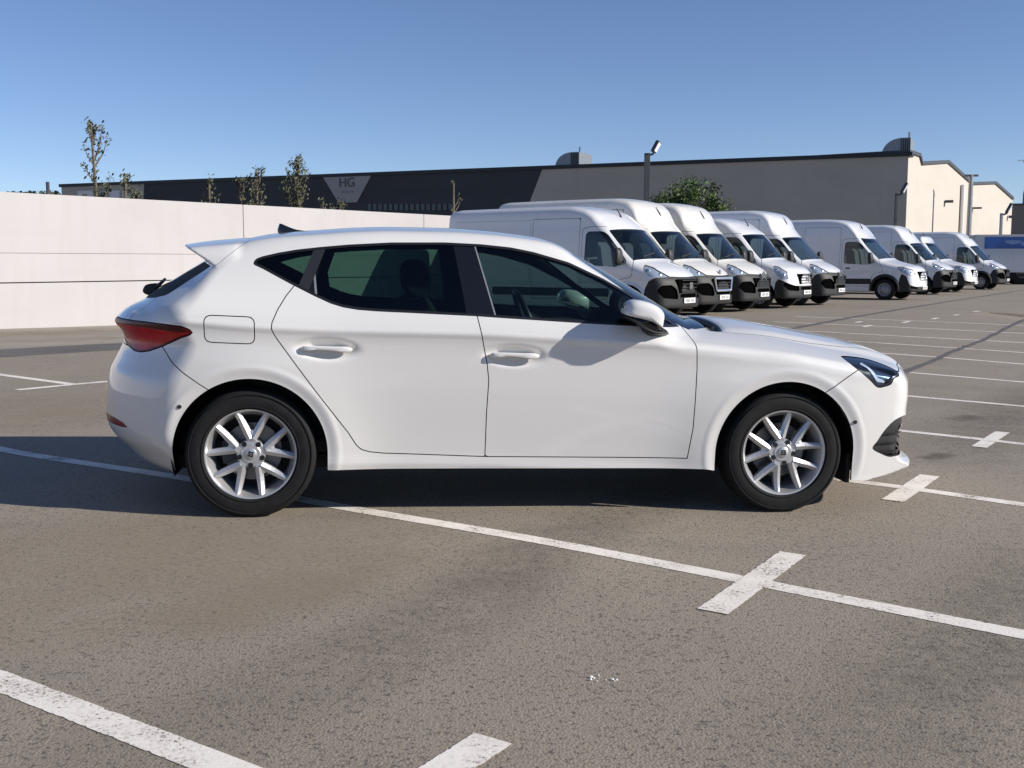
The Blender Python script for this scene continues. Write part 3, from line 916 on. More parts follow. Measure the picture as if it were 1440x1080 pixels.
        b_, _ = TL.split(poly_sd(TL.P(), top))
        part('lamp_bar', mm(b_.offset(-.0025)), MAT['dark_red'], t, False)
        h = part('headlight', mm(HL), MAT['lens'], root, False)
        part('lamp_bowl', mm(HL.offset(.030)), MAT['lamp_blue'], h, False)
        hb, _ = HL.split(-(poly_sd(HL.P(), spline(HEAD, 3)) + .011))
        part('lamp_border', mm((hb if len(hb.f) < len(_.f) else _).offset(.0015)), MAT['satin_black'], h, False)
        rear_part = np.array([(2.98,.83),(3.115,.83),(3.118,.772),(3.178,.66),(3.14,.64),(2.98,.76)])
        db, _ = HL.split(poly_sd(HL.P(), rear_part))
        part('lamp_shroud', mm(db.offset(.012)), MAT['satin_black'], h, False)
        lg = np.array([(3.095,.776),(3.125,.784),(3.133,.765),(3.172,.704),(3.215,.688),(3.213,.677),(3.165,.684),(3.118,.760)])
        db, _ = HL.split(poly_sd(HL.P(), lg))
        part('light_guide', mm(db.offset(.008)), MAT['lamp_white'], h, False)
        f_ = part('bumper_grille', mm(FG.offset(.022)), MAT['plastic'], fb, False)
        for z0, z1, mt, off in ((.300, .318, 'gloss_black', .006), (.352, .362, 'satin_black', .012), (.40, .412, 'satin_black', .012), (.418, .448, 'lamp_silver', .014)):
            sl, _ = FG.split(np.abs(FG.v[:, 2] - (z0+z1)/2) - (z1-z0)/2)
            if mt == 'lamp_silver': sl, _ = sl.split(np.abs(sl.v[:, 1] + .74) - .035)
            if len(sl.f): part('grille_slat', mm(sl.offset(off)), MAT[mt], f_, False)
        part('reflector', mm(RF.offset(.002)), MAT['reflector_red'], rb, False)
    part('panel_gaps', gaps.both(), MAT['gap'], root, False)
    # --- inner lining follows the shell, so that the cabin is closed and dark
    shell = [H, FD, RD]
    ln = None
    for m in shell:
        u, _ = m.split(.42 - m.v[:, 2]); _, u = m.split(m.v[:, 2] - .42) if False else (None, m.split(.42 - m.v[:, 2])[0])
        u, _ = u.split(u.v[:, 0] - 2.45); _, u = u.split(u.v[:, 0] + .62)
        ln = u if ln is None else ln.plus(u)
    ln = ln.offset(.028).flip()
    mesh_obj('cabin_lining', ln.both(), MAT['inner'], root)
    pil = None
    for m in (TR, bpil, cstrip, tri):
        pil = m if pil is None else pil.plus(m)
    mesh_obj('pillar_lining', pil.offset(.02).flip().both(), MAT['inner'], root)

    # --- antenna fin
    fin = spline([(.075,1.40),(.070,1.452),(.082,1.458),(.120,1.443),(.165,1.428),(.235,1.418),(.235,1.40)], 4)
    G().puff(fin, [(-.022, .8, 0, -.01), (-.012, .96, 0, 0), (0, 1, 0, .001), (.012, .96, 0, 0), (.022, .8, 0, -.01)], lambda p, d: (p[0], d, p[1] - .012)).build('antenna_fin', MAT['gloss_black'], root, smooth=True, angle=50)
    # --- rear wiper motor and arm
    wp = G().puff(spline([(-.615,1.035),(-.655,1.050),(-.640,1.088),(-.585,1.098),(-.560,1.076)], 4), [(-.03, .8, 0, 0), (-.02, 1, 0, 0), (.02, 1, 0, 0), (.03, .8, 0, 0)], lambda p, d: (p[0], d, p[1] + .012))
    wp.tube([(-.60, .0, 1.075), (-.52, -.12, 1.135), (-.50, -.30, 1.125)], [.012, .008, .006])
    wp.build('rear_wiper', MAT['plastic'], gate, smooth=True)
    # --- front wipers
    wf = G(); wf.tube([(2.40, -.48, .930), (2.36, -.30, .955), (2.36, .05, .966), (2.37, .22, .962)], .009); wf.tube([(2.40, .10, .945), (2.37, .30, .962), (2.34, .55, .952)], .009)
    wf.build('front_wipers', MAT['plastic'], root, smooth=True)

    # --- mirrors
    for s in (-1, 1):
        mr = empty('door_mirror'); mr.parent = root
        capo = spline([(1.792,1.022),(1.798,1.060),(1.815,1.083),(1.85,1.092),(1.91,1.083),(1.965,1.058),(1.990,1.025),(1.988,.985),(1.978,.958),(1.93,.985),(1.868,1.002)], 4)
        G().puff(capo, [(.865, .80, .01, -.005), (.885, .93, .004, 0), (.93, .99, 0, 0), (.98, 1.0, 0, 0), (1.015, .975, 0, -.001), (1.040, .92, .002, -.003), (1.055, .82, .004, -.006), (1.063, .65, .006, -.009), (1.068, .40, .008, -.012), (1.069, .1, .01, -.014)],
                 lambda p, d, s=s: (p[0], s*(.84 + (d - .84)*.86), p[1])).build('mirror_cap', P_, mr, smooth=True, angle=80)
        low = spline([(1.792,1.012),(1.868,.990),(1.93,.972),(1.978,.948),(2.005,.935),(1.96,.930),(1.90,.952),(1.85,.985),(1.80,1.006)], 3)
        G().puff(low, [(.80, .9, .03, -.02), (.88, .96, .008, -.004), (.93, 1, 0, 0), (1.00, .95, 0, .0), (1.03, .80, .006, .0), (1.042, .5, .012, .0)],
                 lambda p, d, s=s: (p[0], s*(.84 + (d - .84)*.86), p[1])).build('mirror_base', MAT['satin_black'], mr, smooth=True, angle=60)
        foot = spline([(1.93,.975),(2.00,.958),(2.055,.918),(1.955,.905),(1.91,.945)], 3)
        G().puff(foot, [(.80, 1.05, 0, 0), (.86, 1.0, 0, 0), (.93, .8, -.01, .01)], lambda p, d, s=s: (p[0], s*(.84 + (d - .84)*.86), p[1])).build('mirror_foot', MAT['plastic'], mr, smooth=True, angle=60)
        G().box((1.794, s*.90, 1.022), (1.800, s*.98, 1.06)).build('mirror_glass', MAT['chrome'], mr)

    # --- door handles
    for i, (hx, hz) in enumerate(HANDLES):
        for s in (-1, 1):
            ho = spline([(hx-.120,hz+.000),(hx-.112,hz+.014),(hx-.06,hz+.016),(hx+.03,hz+.014),(hx+.100,hz+.013),(hx+.124,hz+.000),(hx+.100,hz-.016),(hx+.02,hz-.008),(hx-.06,hz-.004),(hx-.105,hz-.010)], 4)
            yy = float(plan_w(hx)) + .002
            dr = [o for o in root.children if o.name.startswith('rear_door' if i == 0 else 'front_door')][0 if s < 0 else 1]
            G().puff(ho, [(-.030, .8, 0, 0), (-.012, .97, 0, 0), (.0, 1, 0, 0), (.010, .96, 0, .001), (.016, .85, 0, .002), (.018, .6, 0, .002)],
                     lambda p, d, s=s, yy=yy: (p[0], s*(yy - .012 + d - .05*(p[1]-.82)), p[1])).build('door_handle', P_, dr, smooth=True, angle=70)
    # --- lock / sensor dots
    for sx, sz in ((-.328, .548), (3.05, .477)):
        for s in (-1, 1):
            y0 = float(body_S(np.array(sx), np.array(sz)))
            G().lathe([(0, -.004), (.009, -.004), (.011, 0), (.011, .006)], 16).build('parking_sensor', MAT['cstrip'], rb if sx < 0 else fb, smooth=True).location = (sx, s*y0, sz)

    # --- sill skirts, underside, arch liners, mud flap
    sk = G()
    for s in (-1, 1):
        pr = [(.372,.205),(2.305,.200),(2.305,.168),(.372,.175)]
        sk.prism(pr, lambda p, s=s: (p[0], s*.60, p[1] + .03), lambda p, s=s: (p[0], s*.45, p[1] + .03))
    sk.build('sill_skirt', MAT['inner'], root)
    ub = G().box((-.40, -.60, .20), (3.20, .60, .27)); ub.box((.40, -.795, .262), (2.28, .795, .31)); ub.box((.42, -.70, .20), (2.26, .70, .262)); ub.box((3.05, -.66, .185), (3.36, .66, .22))
    ub.build('underbody', MAT['inner'], root)
    for cxx in (0., WB):
        for s in (-1, 1):
            g = G(); n = 40; r0 = .385
            A = [R(-18) + R(216)*k/n for k in range(n+1)]
            for k in range(n+1):
                x, z = cxx + r0*math.cos(A[k]), .316 + r0*math.sin(A[k])
                g.v += [(x, s*.80, z), (x, s*.52, z), (cxx, s*.52, .35)]
            for k in range(n): g.f += [(3*k, 3*k+3, 3*k+4, 3*k+1), (3*k+1, 3*k+4, 3*k+2)]
            if cxx > 1: g.box((cxx + .352, s*.60, .150), (cxx + .372, s*.82, .30))
            g.build('arch_liner', MAT['inner'], root)
    # --- cabin
    g = G(); g.box((-.30, -.72, .30), (2.40, .72, .36)); g.box((-.45, -.52, .36), (-.05, .52, .86))
    g.build('cabin_floor', MAT['inner'], root)
    def dash():
        pts = [(1.62,.60),(1.60,.86),(1.66,.915),(1.80,.92),(2.10,.875),(2.15,.55)]
        return G().prism(pts, lambda p: (p[0], -.70, p[1]), lambda p: (p[0], .70, p[1])).build('dashboard', MAT['inner'], root, bevel=.015)
    dash()
    def seat(x, y, hw, back_top, name='seat'):
        st = empty(name); st.parent = root; st.location = (x, y, 0)
        pts = spline([(-.05,.38),(.45,.36),(.50,.48),(.30,.53),(.02,.52),(-.10,.46)], 3)
        G().puff(pts, [(-hw, .85, 0, 0), (-hw*.85, 1, 0, 0), (hw*.85, 1, 0, 0), (hw, .85, 0, 0)], lambda p, d: (p[0], d, p[1])).build('cushion', MAT['seat'], st, smooth=True)
        bk = spline([(-.02,.50),(.10,.52),(.03,.80),(-.10,back_top),(-.17,back_top+.02),(-.24,back_top-.03),(-.20,.85),(-.10,.52)], 4)
        G().puff(bk, [(-hw, .86, 0, 0), (-hw*.85, 1, 0, 0), (hw*.85, 1, 0, 0), (hw, .86, 0, 0)], lambda p, d: (p[0], d, p[1])).build('backrest', MAT['seat'], st, smooth=True)
        zt = back_top
        hd = spline([(-.115,zt+.03),(-.10,zt+.12),(-.13,zt+.20),(-.19,zt+.215),(-.235,zt+.17),(-.225,zt+.05),(-.17,zt+.01)], 4)
        if name == 'seat':
            G().puff(hd, [(-.13, .8, 0, 0), (-.10, 1, 0, 0), (.10, 1, 0, 0), (.13, .8, 0, 0)], lambda p, d: (p[0], d, p[1])).build('headrest', MAT['seat'], st, smooth=True)
        else:
            for yy in (-.38, .38):
                G().puff(hd, [(-.11, .8, 0, 0), (-.08, 1, 0, 0), (.08, 1, 0, 0), (.11, .8, 0, 0)], lambda p, d, yy=yy: (p[0], d + yy, p[1] - .06)).build('headrest', MAT['seat'], st, smooth=True)
    seat(.98, -.36, .25, 1.05); seat(.98, .36, .25, 1.05); seat(.12, 0, .66, .98, 'rear_bench')
    sw = G(); ring = []
    for k in range(33):
        t = 2*math.pi*k/32; ring.append((1.50 + .06*math.sin(t)*1.0, .36 + .185*math.cos(t), .92 + .165*math.sin(t)))
    ring = [(1.505 - .075*((z-.92)/.17), y, z) for (x, y, z) in ring]
    sw.tube(ring, .016, 10, caps=False); sw.tube([(1.62, .36, .86), (1.51, .36, .92)], .05, 12); sw.box((1.49, .20, .905), (1.51, .52, .935))
    sw.build('steering_wheel', MAT['satin_black'], root, smooth=True)
    # --- wheels
    for x, rot in ((0., R(-13)), (WB, 0.)):
        for s in (-1, 1):
            w = make_car_wheel(root, rot, s); w.location = (x, s*.752, .313)
    root.matrix_world = car_frame()
    return root
CAR = build_hatchback()
# ================================================================ panel vans (front bumper at x = 0, nose towards +x)
def van_shape(k):
    L, H, W = k['L'], k['H'], k.get('W', 1.025)
    t = k['type']
    if t == 'ducato':
        nose = [(.60,.30),(.05,.55),(-.02,.86),(-.10,.985),(-.30,1.12),(-.52,1.225),(-.66,1.285),(-.72,1.325),(-1.38,1.985)]
        hr = [(-1.46,2.06),(-1.62,2.24 if H > 2.6 else 2.19),(-1.86,H-.24 if H > 2.6 else H-.18),(-2.15,H-.08),(-2.6,H-.005),(-3.2,H)]
        xf = pchip([.1,.25,.35,.55,.72,.86,1.0,1.2],[-.10,-.03,.0,.0,-.01,-.04,-.12,-.30]); bul = .20
    elif t == 'master':
        nose = [(.60,.30),(.05,.60),(-.03,.95),(-.12,1.06),(-.35,1.17),(-.60,1.265),(-.72,1.31),(-.80,1.36),(-1.42,2.02)]
        hr = [(-1.50,2.09),(-1.70,2.22),(-2.0,H-.13),(-2.4,H-.03),(-3.2,H)]
        xf = pchip([.1,.25,.35,.55,.72,.90,1.05,1.2],[-.12,-.03,.0,-.005,-.01,-.03,-.10,-.25]); bul = .22
    elif t == 'sprinter':
        nose = [(.60,.30),(.05,.65),(-.04,1.00),(-.14,1.08),(-.45,1.17),(-.80,1.255),(-.98,1.31),(-1.08,1.37),(-1.80,2.04)]
        hr = [(-1.88,2.11),(-2.10,2.33),(-2.40,H-.13),(-2.8,H-.03),(-3.4,H)]
        xf = pchip([.1,.25,.35,.55,.72,.90,1.05,1.2],[-.12,-.03,.0,.0,-.015,-.05,-.12,-.3]); bul = .20
    pts = nose + hr + [(-L+.35, H-.01), (-L+.10, H-.04), (-L-.3, H-.25)]
    pts = sorted(pts); ZCv = pchip([p[0] for p in pts], [p[1] for p in pts])
    sec = pchip([.1,.25,.45,.62,.85,1.05,1.25,1.5,1.9,H-.45,H-.25,H-.12,H-.02,H+.2],
                [-.10,-.03,-.008,0,-.004,-.0,-.012,-.03,-.062,-.085,-.105,-.135,-.19,-.35])
    plan = pchip([-L-.2,-L+.1,-L+.5,-1.6,-1.1,-.7,-.35,0,.2], [.97,1.0,W,W,W-.012,W-.045,W-.10,W-.18,W-.26])
    wheels = k['wheels']
    def S(x, z):
        w = plan(x) + sec(z)
        for wx in wheels:
            r = np.hypot(x - wx, z - .36)
            w = w + .022*sstep(.50, .44, r)*sstep(.95, .75, z)
        w = w - .014*sstep(.03, .0, np.abs(z - .84))*sstep(-L+.3, -L+.5, x)*sstep(-1.6, -1.8, x)*.5
        return w
    def T(x, y):
        a = np.abs(y); xx = x + .20*a*a*sstep(-2.2, -1.7, x)
        return ZCv(xx) - .035*a*a - .03*a**6
    def f(x, y, z):
        a = np.abs(y)
        v = smax(a - S(x, z), z - T(x, y), .16)
        v = smax(v, x - xf(z) + bul*(a/.85)**2.4, .10)
        v = smax(v, -L - x + .03*(z/2.5)**2, .07)
        return np.maximum(v, .27 - z)
    return f, S, T, ZCv, plan, sec

def van_wheel(parent, r=.345, cap=False):
    w = empty('wheel'); w.parent = parent
    g = G().lathe([(.215,-.09),(.24,-.108),(.29,-.112),(r-.02,-.10),(r-.004,-.08),(r,-.05),(r,.05),(r-.004,.08),(r-.02,.10),(.29,.11),(.215,.09)], 36)
    g.v = [(x, y, max(z, -r+.006)) for x, y, z in g.v]
    g.build('tyre', MAT['rubber'], w, smooth=True, angle=50)
    G().lathe([(.216,-.085),(.218,-.098),(.205,-.100),(.195,-.085),(.17,-.06),(.15,-.052),(.10,-.080),(.07,-.088),(.065,-.095),(0,-.098)], 36).build('rim', MAT['steel_wheel'], w, smooth=True, angle=25)
    h = G()
    for q in range(10):
        a = 2*math.pi*q/10; h.tube([(.165*math.cos(a), -.05, .165*math.sin(a)), (.165*math.cos(a), -.068, .165*math.sin(a))], .018, 8)
    h.build('vent_holes', MAT['inner'], w)['kind'] = 'stuff'
    return w

def make_van(k, loc, ang, label, cat='van', group='white vans parked in a row'):
    t = k['type']; L, H = k['L'], k['H']
    P_ = MAT[k.get('paint', 'van_white')]
    root = empty('parked_van', label=label, cat=cat, group=group)
    f, S, T, ZCv, plan, sec = van_shape(k)
    m = implicit(f, (-L-.1, -1.12, .22), (.10, .045, H+.08), .045, it=4, e=.004, nsm=.008)
    m, _ = m.split(m.v[:, 1])
    _, m = m.split(m.v[:, 2] - .285)
    for wx in k['wheels']:
        r = np.hypot(m.v[:, 0]-wx, m.v[:, 2]-.36) - .43
        r = np.where(m.v[:, 2] < .36, np.abs(m.v[:, 0]-wx) - .43, r)
        _, m = m.split(np.where(np.abs(m.v[:, 1]) > .55, r, .5))
    gaps = None
    def cut(m, d, w=.008):
        nonlocal gaps
        a, rest = m.split(d(m) + w*.6); g, rest = rest.split(d(rest) - w*.6)
        if len(g.f): g = g.offset(.02); gaps = g if gaps is None else gaps.plus(g)
        return a, rest
    P2 = lambda mm: mm.P()
    side_ok = lambda mm, d: np.where(mm.n[:, 1] < -.35, d, .5)
    xo = {'ducato': 0, 'master': -.06, 'sprinter': -.36}[t]
    win = rounded([(-2.06+xo,1.20),(-2.04+xo,1.86),(-1.98+xo,1.93),(-1.62+xo,1.93),(-1.50+xo,1.86),(-1.02+xo,1.31),(-1.0+xo,1.23),(-1.25+xo,1.16)], .05, 3)
    WN, m = m.split(side_ok(m, poly_sd(P2(m), win)))
    ex = np.linspace(-2.4, -.4, 80)
    lo = np.zeros_like(ex); hi = np.full_like(ex, 1.1)
    for _ in range(30):
        q = (lo+hi)/2; gg = q - S(ex, T(ex, q)); lo = np.where(gg < 0, q, lo); hi = np.where(gg < 0, hi, q)
    ey = (lo+hi)/2
    ws0, ws1 = {'ducato': (-.74, -1.385), 'master': (-.82, -1.42), 'sprinter': (-1.10, -1.80)}[t]
    def d_ws(mm):
        x, y = mm.v[:, 0], np.abs(mm.v[:, 1]); xx = x + .20*y*y
        d = np.maximum(y - (np.interp(x, ex, ey) - .115), np.maximum(ws1 - xx, xx - ws0))
        return np.where((mm.n[:, 2] > .2), d, .5)
    WS, m = m.split(d_ws(m))
    # bumper (dark plastic) seen from the side: low line rising to the lamps
    if t == 'ducato':
        bp = np.array([(.3,.93),(-.02,.925),(-.16,.955),(-.34,.94),(-.48,.86),(-.56,.70),(-.60,.36),(-.60,.1),(.3,.1)])
        lampP = np.array([(-.66,1.205),(-.50,1.150),(-.28,1.025),(-.155,.935),(-.17,.90),(-.30,.91),(-.45,.96),(-.60,1.06)]); lim = (.40, 2)
    elif t == 'master':
        bp = np.array([(.3,.60),(-.10,.62),(-.30,.74),(-.44,.80),(-.52,.70),(-.56,.36),(-.56,.1),(.3,.1)])
        lampP = np.array([(-.62,1.16),(-.48,1.13),(-.26,.99),(-.22,.80),(-.34,.80),(-.50,.93)]); lim = (.52, 2)
    else:
        bp = np.array([(.3,.44),(-.10,.44),(-.24,.50),(-.36,.80),(-.50,.86),(-.56,.70),(-.58,.36),(-.58,.1),(.3,.1)])
        lampP = np.array([(-.66,1.10),(-.50,1.10),(-.22,1.00),(-.14,.86),(-.24,.80),(-.42,.88),(-.58,.99)]); lim = (.50, 2)
    BP, m = cut(m, lambda mm: np.where(mm.v[:, 0] > -.75, poly_sd(P2(mm), bp), .5), .005)
    HL, m = cut(m, lambda mm: np.maximum(np.where(mm.v[:, 0] > -.9, poly_sd(P2(mm), lampP), .5), lim[0] - np.abs(mm.v[:, 1])), .005)
    # side rubbing strip + door seams
    strips = None
    w0, w1 = max(k['wheels']), min(k['wheels'])
    for a_, b_ in ((w1 + .46, w0 - .46), (-L + .12, w1 - .46)):
        sp = np.array([(a_, .52), (b_, .52), (b_, .70), (a_, .70)])
        s_, m = m.split(side_ok(m, poly_sd(P2(m), sp))); s_ = s_.offset(-.018)
        strips = s_ if strips is None else strips.plus(s_)
    dr = rounded([(-2.13+xo,.45),(-2.13+xo,1.98),(-2.0+xo,2.03),(-1.50+xo,2.03),(-1.0+xo,1.48),(-.86+xo,1.24),(-.86+xo*.6,.95),(-1.38 if t != 'sprinter' else -1.45,.84),(-1.44 if t != 'sprinter' else -1.5,.45)], .08, 3)
    DR, m = cut(m, lambda mm: side_ok(mm, poly_sd(P2(mm), dr)))
    for sx in (-3.45+xo,):
        sd = np.array([(sx-.01,.45),(-2.20+xo,.45),(-2.20+xo,H-.30),(sx-.01,H-.30)])
        SD, m = cut(m, lambda mm: side_ok(mm, poly_sd(P2(mm), sd)))
    BQ = None
    BQ, m = cut(m, lambda mm: side_ok(mm, poly_sd(P2(mm), np.array([(-L+.3,.78),(sx-.08,.78),(sx-.08,H-.32),(-L+.3,H-.32)]))), .004)
    mesh_obj('body', m.both(), P_, root)
    fog = np.array([(-.42,.47),(-.82,.50),(-.92,.64),(-.86,.77),(-.60,.78),(-.47,.68)]) if t != 'sprinter' else np.array([(-.52,.36),(-.84,.38),(-.84,.56),(-.60,.52)])
    AI, BP = BP.split(np.where(BP.v[:, 0] > -.6, poly_sd(BP.P('yz'), rounded(fog, .04, 3)), .5))
    LG, BP = BP.split(np.where(BP.v[:, 0] > -.3, poly_sd(BP.P('yz'), rounded([(-.37,.505),(.37,.505),(.37,.59),(-.37,.59)], .02, 2)), .5))
    bump = mesh_obj('bumper', BP.rim(.03).both(), MAT['van_bumper'], root)
    mesh_obj('air_intake', AI.offset(.04), MAT['opening'], bump); mesh_obj('air_intake', AI.offset(.04).mirror(), MAT['opening'], bump)
    if len(LG.f): mesh_obj('lower_grille', LG.offset(.03).both(), MAT['opening'], bump)
    mesh_obj('windscreen', WS.offset(.006).both(), MAT['glass_van'], root)
    mesh_obj('panel_gaps', gaps.both(), MAT['gap'], root)
    ln = m.plus(DR)
    u = ln.split(-.2 - ln.v[:, 0])[0] if False else ln.split(ln.v[:, 0] + .62)[0]
    u = u.split(.5 - u.v[:, 2])[0]; u = u.split(-2.6 + xo - u.v[:, 0])[0]
    if len(u.f): mesh_obj('cab_lining', u.offset(.05).flip().both(), MAT['inner'], root)
    for kk in (0, 1):
        mm = (lambda q: q) if kk == 0 else (lambda q: q.mirror())
        s = -1 if kk == 0 else 1
        d = mesh_obj('front_door', mm(DR), P_, root)
        mesh_obj('window_glass', mm(WN.offset(.012)), MAT['glass_van'], d)
        G().box((-1.98+xo, s*1.0 - .02, 1.02), (-1.84+xo, s*1.0 + .03, 1.07)).build('door_handle', MAT['satin_black'], d, bevel=.01)
        sl = mesh_obj('side_panel', mm(SD), P_, root)
        mesh_obj('rear_panel', mm(BQ), P_, root)
        if strips is not None:
            st = mesh_obj('rubbing_strip', mm(strips), MAT['van_bumper'], root); st['kind'] = 'stuff'
        hl = mesh_obj('headlight', mm(HL), MAT['lens'], root)
        mesh_obj('lamp_bowl', mm(HL.offset(.014)), MAT['van_lamp'], hl)
        c = HL.v.mean(0); ext = HL.v.max(0) - HL.v.min(0)
        for q, rr in ((-.22, .052), (.20, .045)):
            p = c + np.array([q*ext[0], q*ext[1]*1.0, -q*ext[2]*.9])
            near = HL.v[((HL.v - p)**2).sum(1).argmin()]; nn = HL.n[((HL.v - p)**2).sum(1).argmin()]
            rp = near - nn*.010
            ball = G().lathe([(0, rr*.35), (rr*.5, rr*.28), (rr*.9, 0), (rr, -.02), (0, -.03)], 16, 'z').build('reflector', MAT['lamp_silver'], hl, smooth=True)
            vv = Vector((nn[0], nn[1]*(1 if kk == 0 else -1), nn[2]))
            ball.rotation_euler = vv.to_track_quat('Z', 'Y').to_euler(); ball.location = (rp[0], rp[1]*(1 if kk == 0 else -1), rp[2])
        # mirror
        mr = empty('door_mirror'); mr.parent = root
        mx = -1.12 + xo
        hs = spline([(mx+.06,1.22),(mx+.09,1.40),(mx+.05,1.54),(mx-.03,1.56),(mx-.06,1.40),(mx-.03,1.22)], 2)
        G().puff(hs, [(1.06, .8, 0, 0), (1.09, 1, 0, 0), (1.24, 1, 0, 0), (1.28, .75, 0, 0)], lambda p, d, s=s: (p[0], s*d, p[1])).build('mirror_housing', MAT['plastic'], mr, smooth=True, angle=60)
        G().tube([(mx, s*.94, 1.27), (mx, s*1.08, 1.32)], .03, 8).build('mirror_arm', MAT['plastic'], mr, smooth=True)
        G().box((mx-.062, s*1.16-.06, 1.27), (mx-.050, s*1.16+.06, 1.50)).build('mirror_glass', MAT['chrome'], mr)
    # grille, badge, plate
    gr = k.get('grille', 'bar')
    gx = {'ducato': -.045, 'master': -.05, 'sprinter': -.06}[t]
    gp = {'bar': [(-.40,.60),(.40,.60),(.46,.90),(-.46,.90)], 'frame': [(-.38,.60),(.38,.60),(.46,.88),(-.46,.88)], 'chevron': [(-.46,.63),(.46,.63),(.50,.86),(-.50,.86)],
          'master': [(-.42,.66),(.42,.66),(.50,.94),(-.50,.94)], 'sprinter': [(-.40,.62),(.40,.62),(.50,.94),(-.50,.94)]}[gr]
    fx = lambda y: gx - .18*(abs(y)/.85)**2.4
    gm = G().prism(gp, lambda p: (fx(p[0]) + .00, p[0], p[1]), lambda p: (fx(p[0]) + .055, p[0], p[1]))
    gobj = gm.build('grille', MAT['opening'], root)
    nb = 4
    for q in range(nb):
        z = gp[0][1] + .035 + q*(gp[2][1]-gp[0][1]-.06)/(nb-1)
        b = G(); hw = .33
        for i in range(6):
            y0 = -hw + 2*hw*i/6; y1 = -hw + 2*hw*(i+1)/6
            b.add([(fx(y0)+.05, y0, z-.010), (fx(y1)+.05, y1, z-.010), (fx(y1)+.05, y1, z+.010), (fx(y0)+.05, y0, z+.010), (fx(y0)+.072, y0, z-.008), (fx(y1)+.072, y1, z-.008), (fx(y1)+.072, y1, z+.008), (fx(y0)+.072, y0, z+.008)],
                  [(0,1,2,3),(7,6,5,4),(0,4,5,1),(1,5,6,2),(2,6,7,3),(3,7,4,0)])
        b.build('grille_bar', MAT['chrome'] if gr in ('master', 'sprinter') else MAT['plastic'], gobj)
    if gr == 'frame':
        b = G(); n = 4
        for i in range(4):
            p, q = np.array(gp[i]), np.array(gp[(i+1) % 4])
            segs = 5
            for j in range(segs):
                a_, c_ = p + (q-p)*j/segs, p + (q-p)*(j+1)/segs
                b.tube([(fx(a_[0])+.06, *a_), (fx(c_[0])+.06, *c_)], .028, 6)
        b.build('grille_frame', MAT['lamp_silver'], gobj, smooth=True)
    def badge(name, polys, z, x, mat):
        b = G()
        for pl in polys: b.prism(pl, lambda p: (x, p[0], z + p[1]), lambda p: (x + .02, p[0], z + p[1]))
        b.build(name, mat, gobj)
    if gr == 'bar':
        badge('badge', [[(-.035+dx, -.07), (.0+dx-.005, -.07), (.0+dx-.005, .07), (-.035+dx, .07)] for dx in (-.035, 0, .035, .07)], .76, fx(0)+.075, MAT['chrome'])
    elif gr == 'frame':
        badge('badge', [[(-.05,-.06),(-.01,-.07),(.02,-.02),(.05,-.06),(.045,.02),(.01,.06),(-.03,.05)]], 1.02, -.135, MAT['chrome'])
    elif gr == 'chevron':
        badge('badge', [[(-.16,-.05+o_),(0,.05+o_),(.16,-.05+o_),(.16,.0+o_),(0,.10+o_),(-.16,.0+o_)] for o_ in (-.045, .045)], .88, -.035, MAT['chrome'])
    elif gr == 'master':
        badge('badge', [[(0,-.11),(.06,0),(0,.11),(-.06,0)]], .82, fx(0)+.075, MAT['chrome'])
    else:
        ring = [(.11*math.cos(a), .11*math.sin(a)) for a in np.linspace(0, 2*math.pi, 24, endpoint=False)]
        b = G()
        for i in range(24):
            p, q = ring[i], ring[(i+1) % 24]; b.tube([(fx(0)+.08, p[0], .79+p[1]), (fx(0)+.08, q[0], .79+q[1])], .010, 6)
        for a in (90, 210, 330): b.tube([(fx(0)+.08, 0, .79), (fx(0)+.08, .11*math.cos(R(a)), .79+.11*math.sin(R(a)))], .009, 6)
        b.build('badge', MAT['chrome'], gobj)
    pz = .44 if t != 'sprinter' else .40
    pl = G().box((.0, -.26, pz-.055), (.022, .26, pz+.055)).build('number_plate', MAT['plate'], root, bevel=.004)
    rnd = random.Random(int(L*100 + loc[0]*37)); ink = G()
    y = -.19
    for q in range(7):
        if q == 4: y += .04
        h0 = rnd.choice([0, .006]); ink.box((.0215, y, pz-.032), (.0235, y+.012, pz+.032)); ink.box((.0215, y+.012, pz+.020-h0), (.0235, y+.034, pz+.032)); ink.box((.0215, y+.026, pz-.032), (.0235, y+.037, pz+.005))
        y += .053
    ink.build('plate_lettering', MAT['ink'], pl)['kind'] = 'stuff'
    # wipers, roof aerial
    x0 = ws0
    wp = G()
    for a_, b_ in (((-.55, .06), (-.02, .16)), ((.08, .05), (.62, .12))):
        def pt(y, up): 
            x = x0 - up*.8 - .20*y*y; return (x + .01, y, float(T(np.array(x), np.array(y))) + .012)
        wp.tube([pt(a_[0], a_[1]), pt(b_[0], b_[1])], .012, 6)
    wp.build('wipers', MAT['plastic'], root)['kind'] = 'stuff'
    ax = {'ducato': -1.72, 'master': -1.75, 'sprinter': -2.15}[t]; az = float(T(np.array(ax), np.array(0.)))
    G().tube([(ax, .0, az-.02), (ax-.02, .0, az+.05), (ax-.12, .0, az+.20)], [.03, .018, .006], 8).build('roof_aerial', MAT['plastic'], root, smooth=True)
    # cab interior
    for yy in (-.55, .05, .52):
        stt = G().puff(spline([(-1.75+xo,.8),(-1.25+xo,.8),(-1.25+xo,.95),(-1.68+xo,1.0),(-1.80+xo,1.62),(-1.92+xo,1.60)], 2), [(-.21, .9, 0, 0), (-.18, 1, 0, 0), (.18, 1, 0, 0), (.21, .9, 0, 0)], lambda p, d, yy=yy: (p[0], d+yy, p[1]))
        stt.build('seat', MAT['van_seat'], root, smooth=True)
    G().box((-2.62+xo, -.86, .5), (-2.58+xo, .86, H-.5)).build('bulkhead', MAT['van_seat'], root)
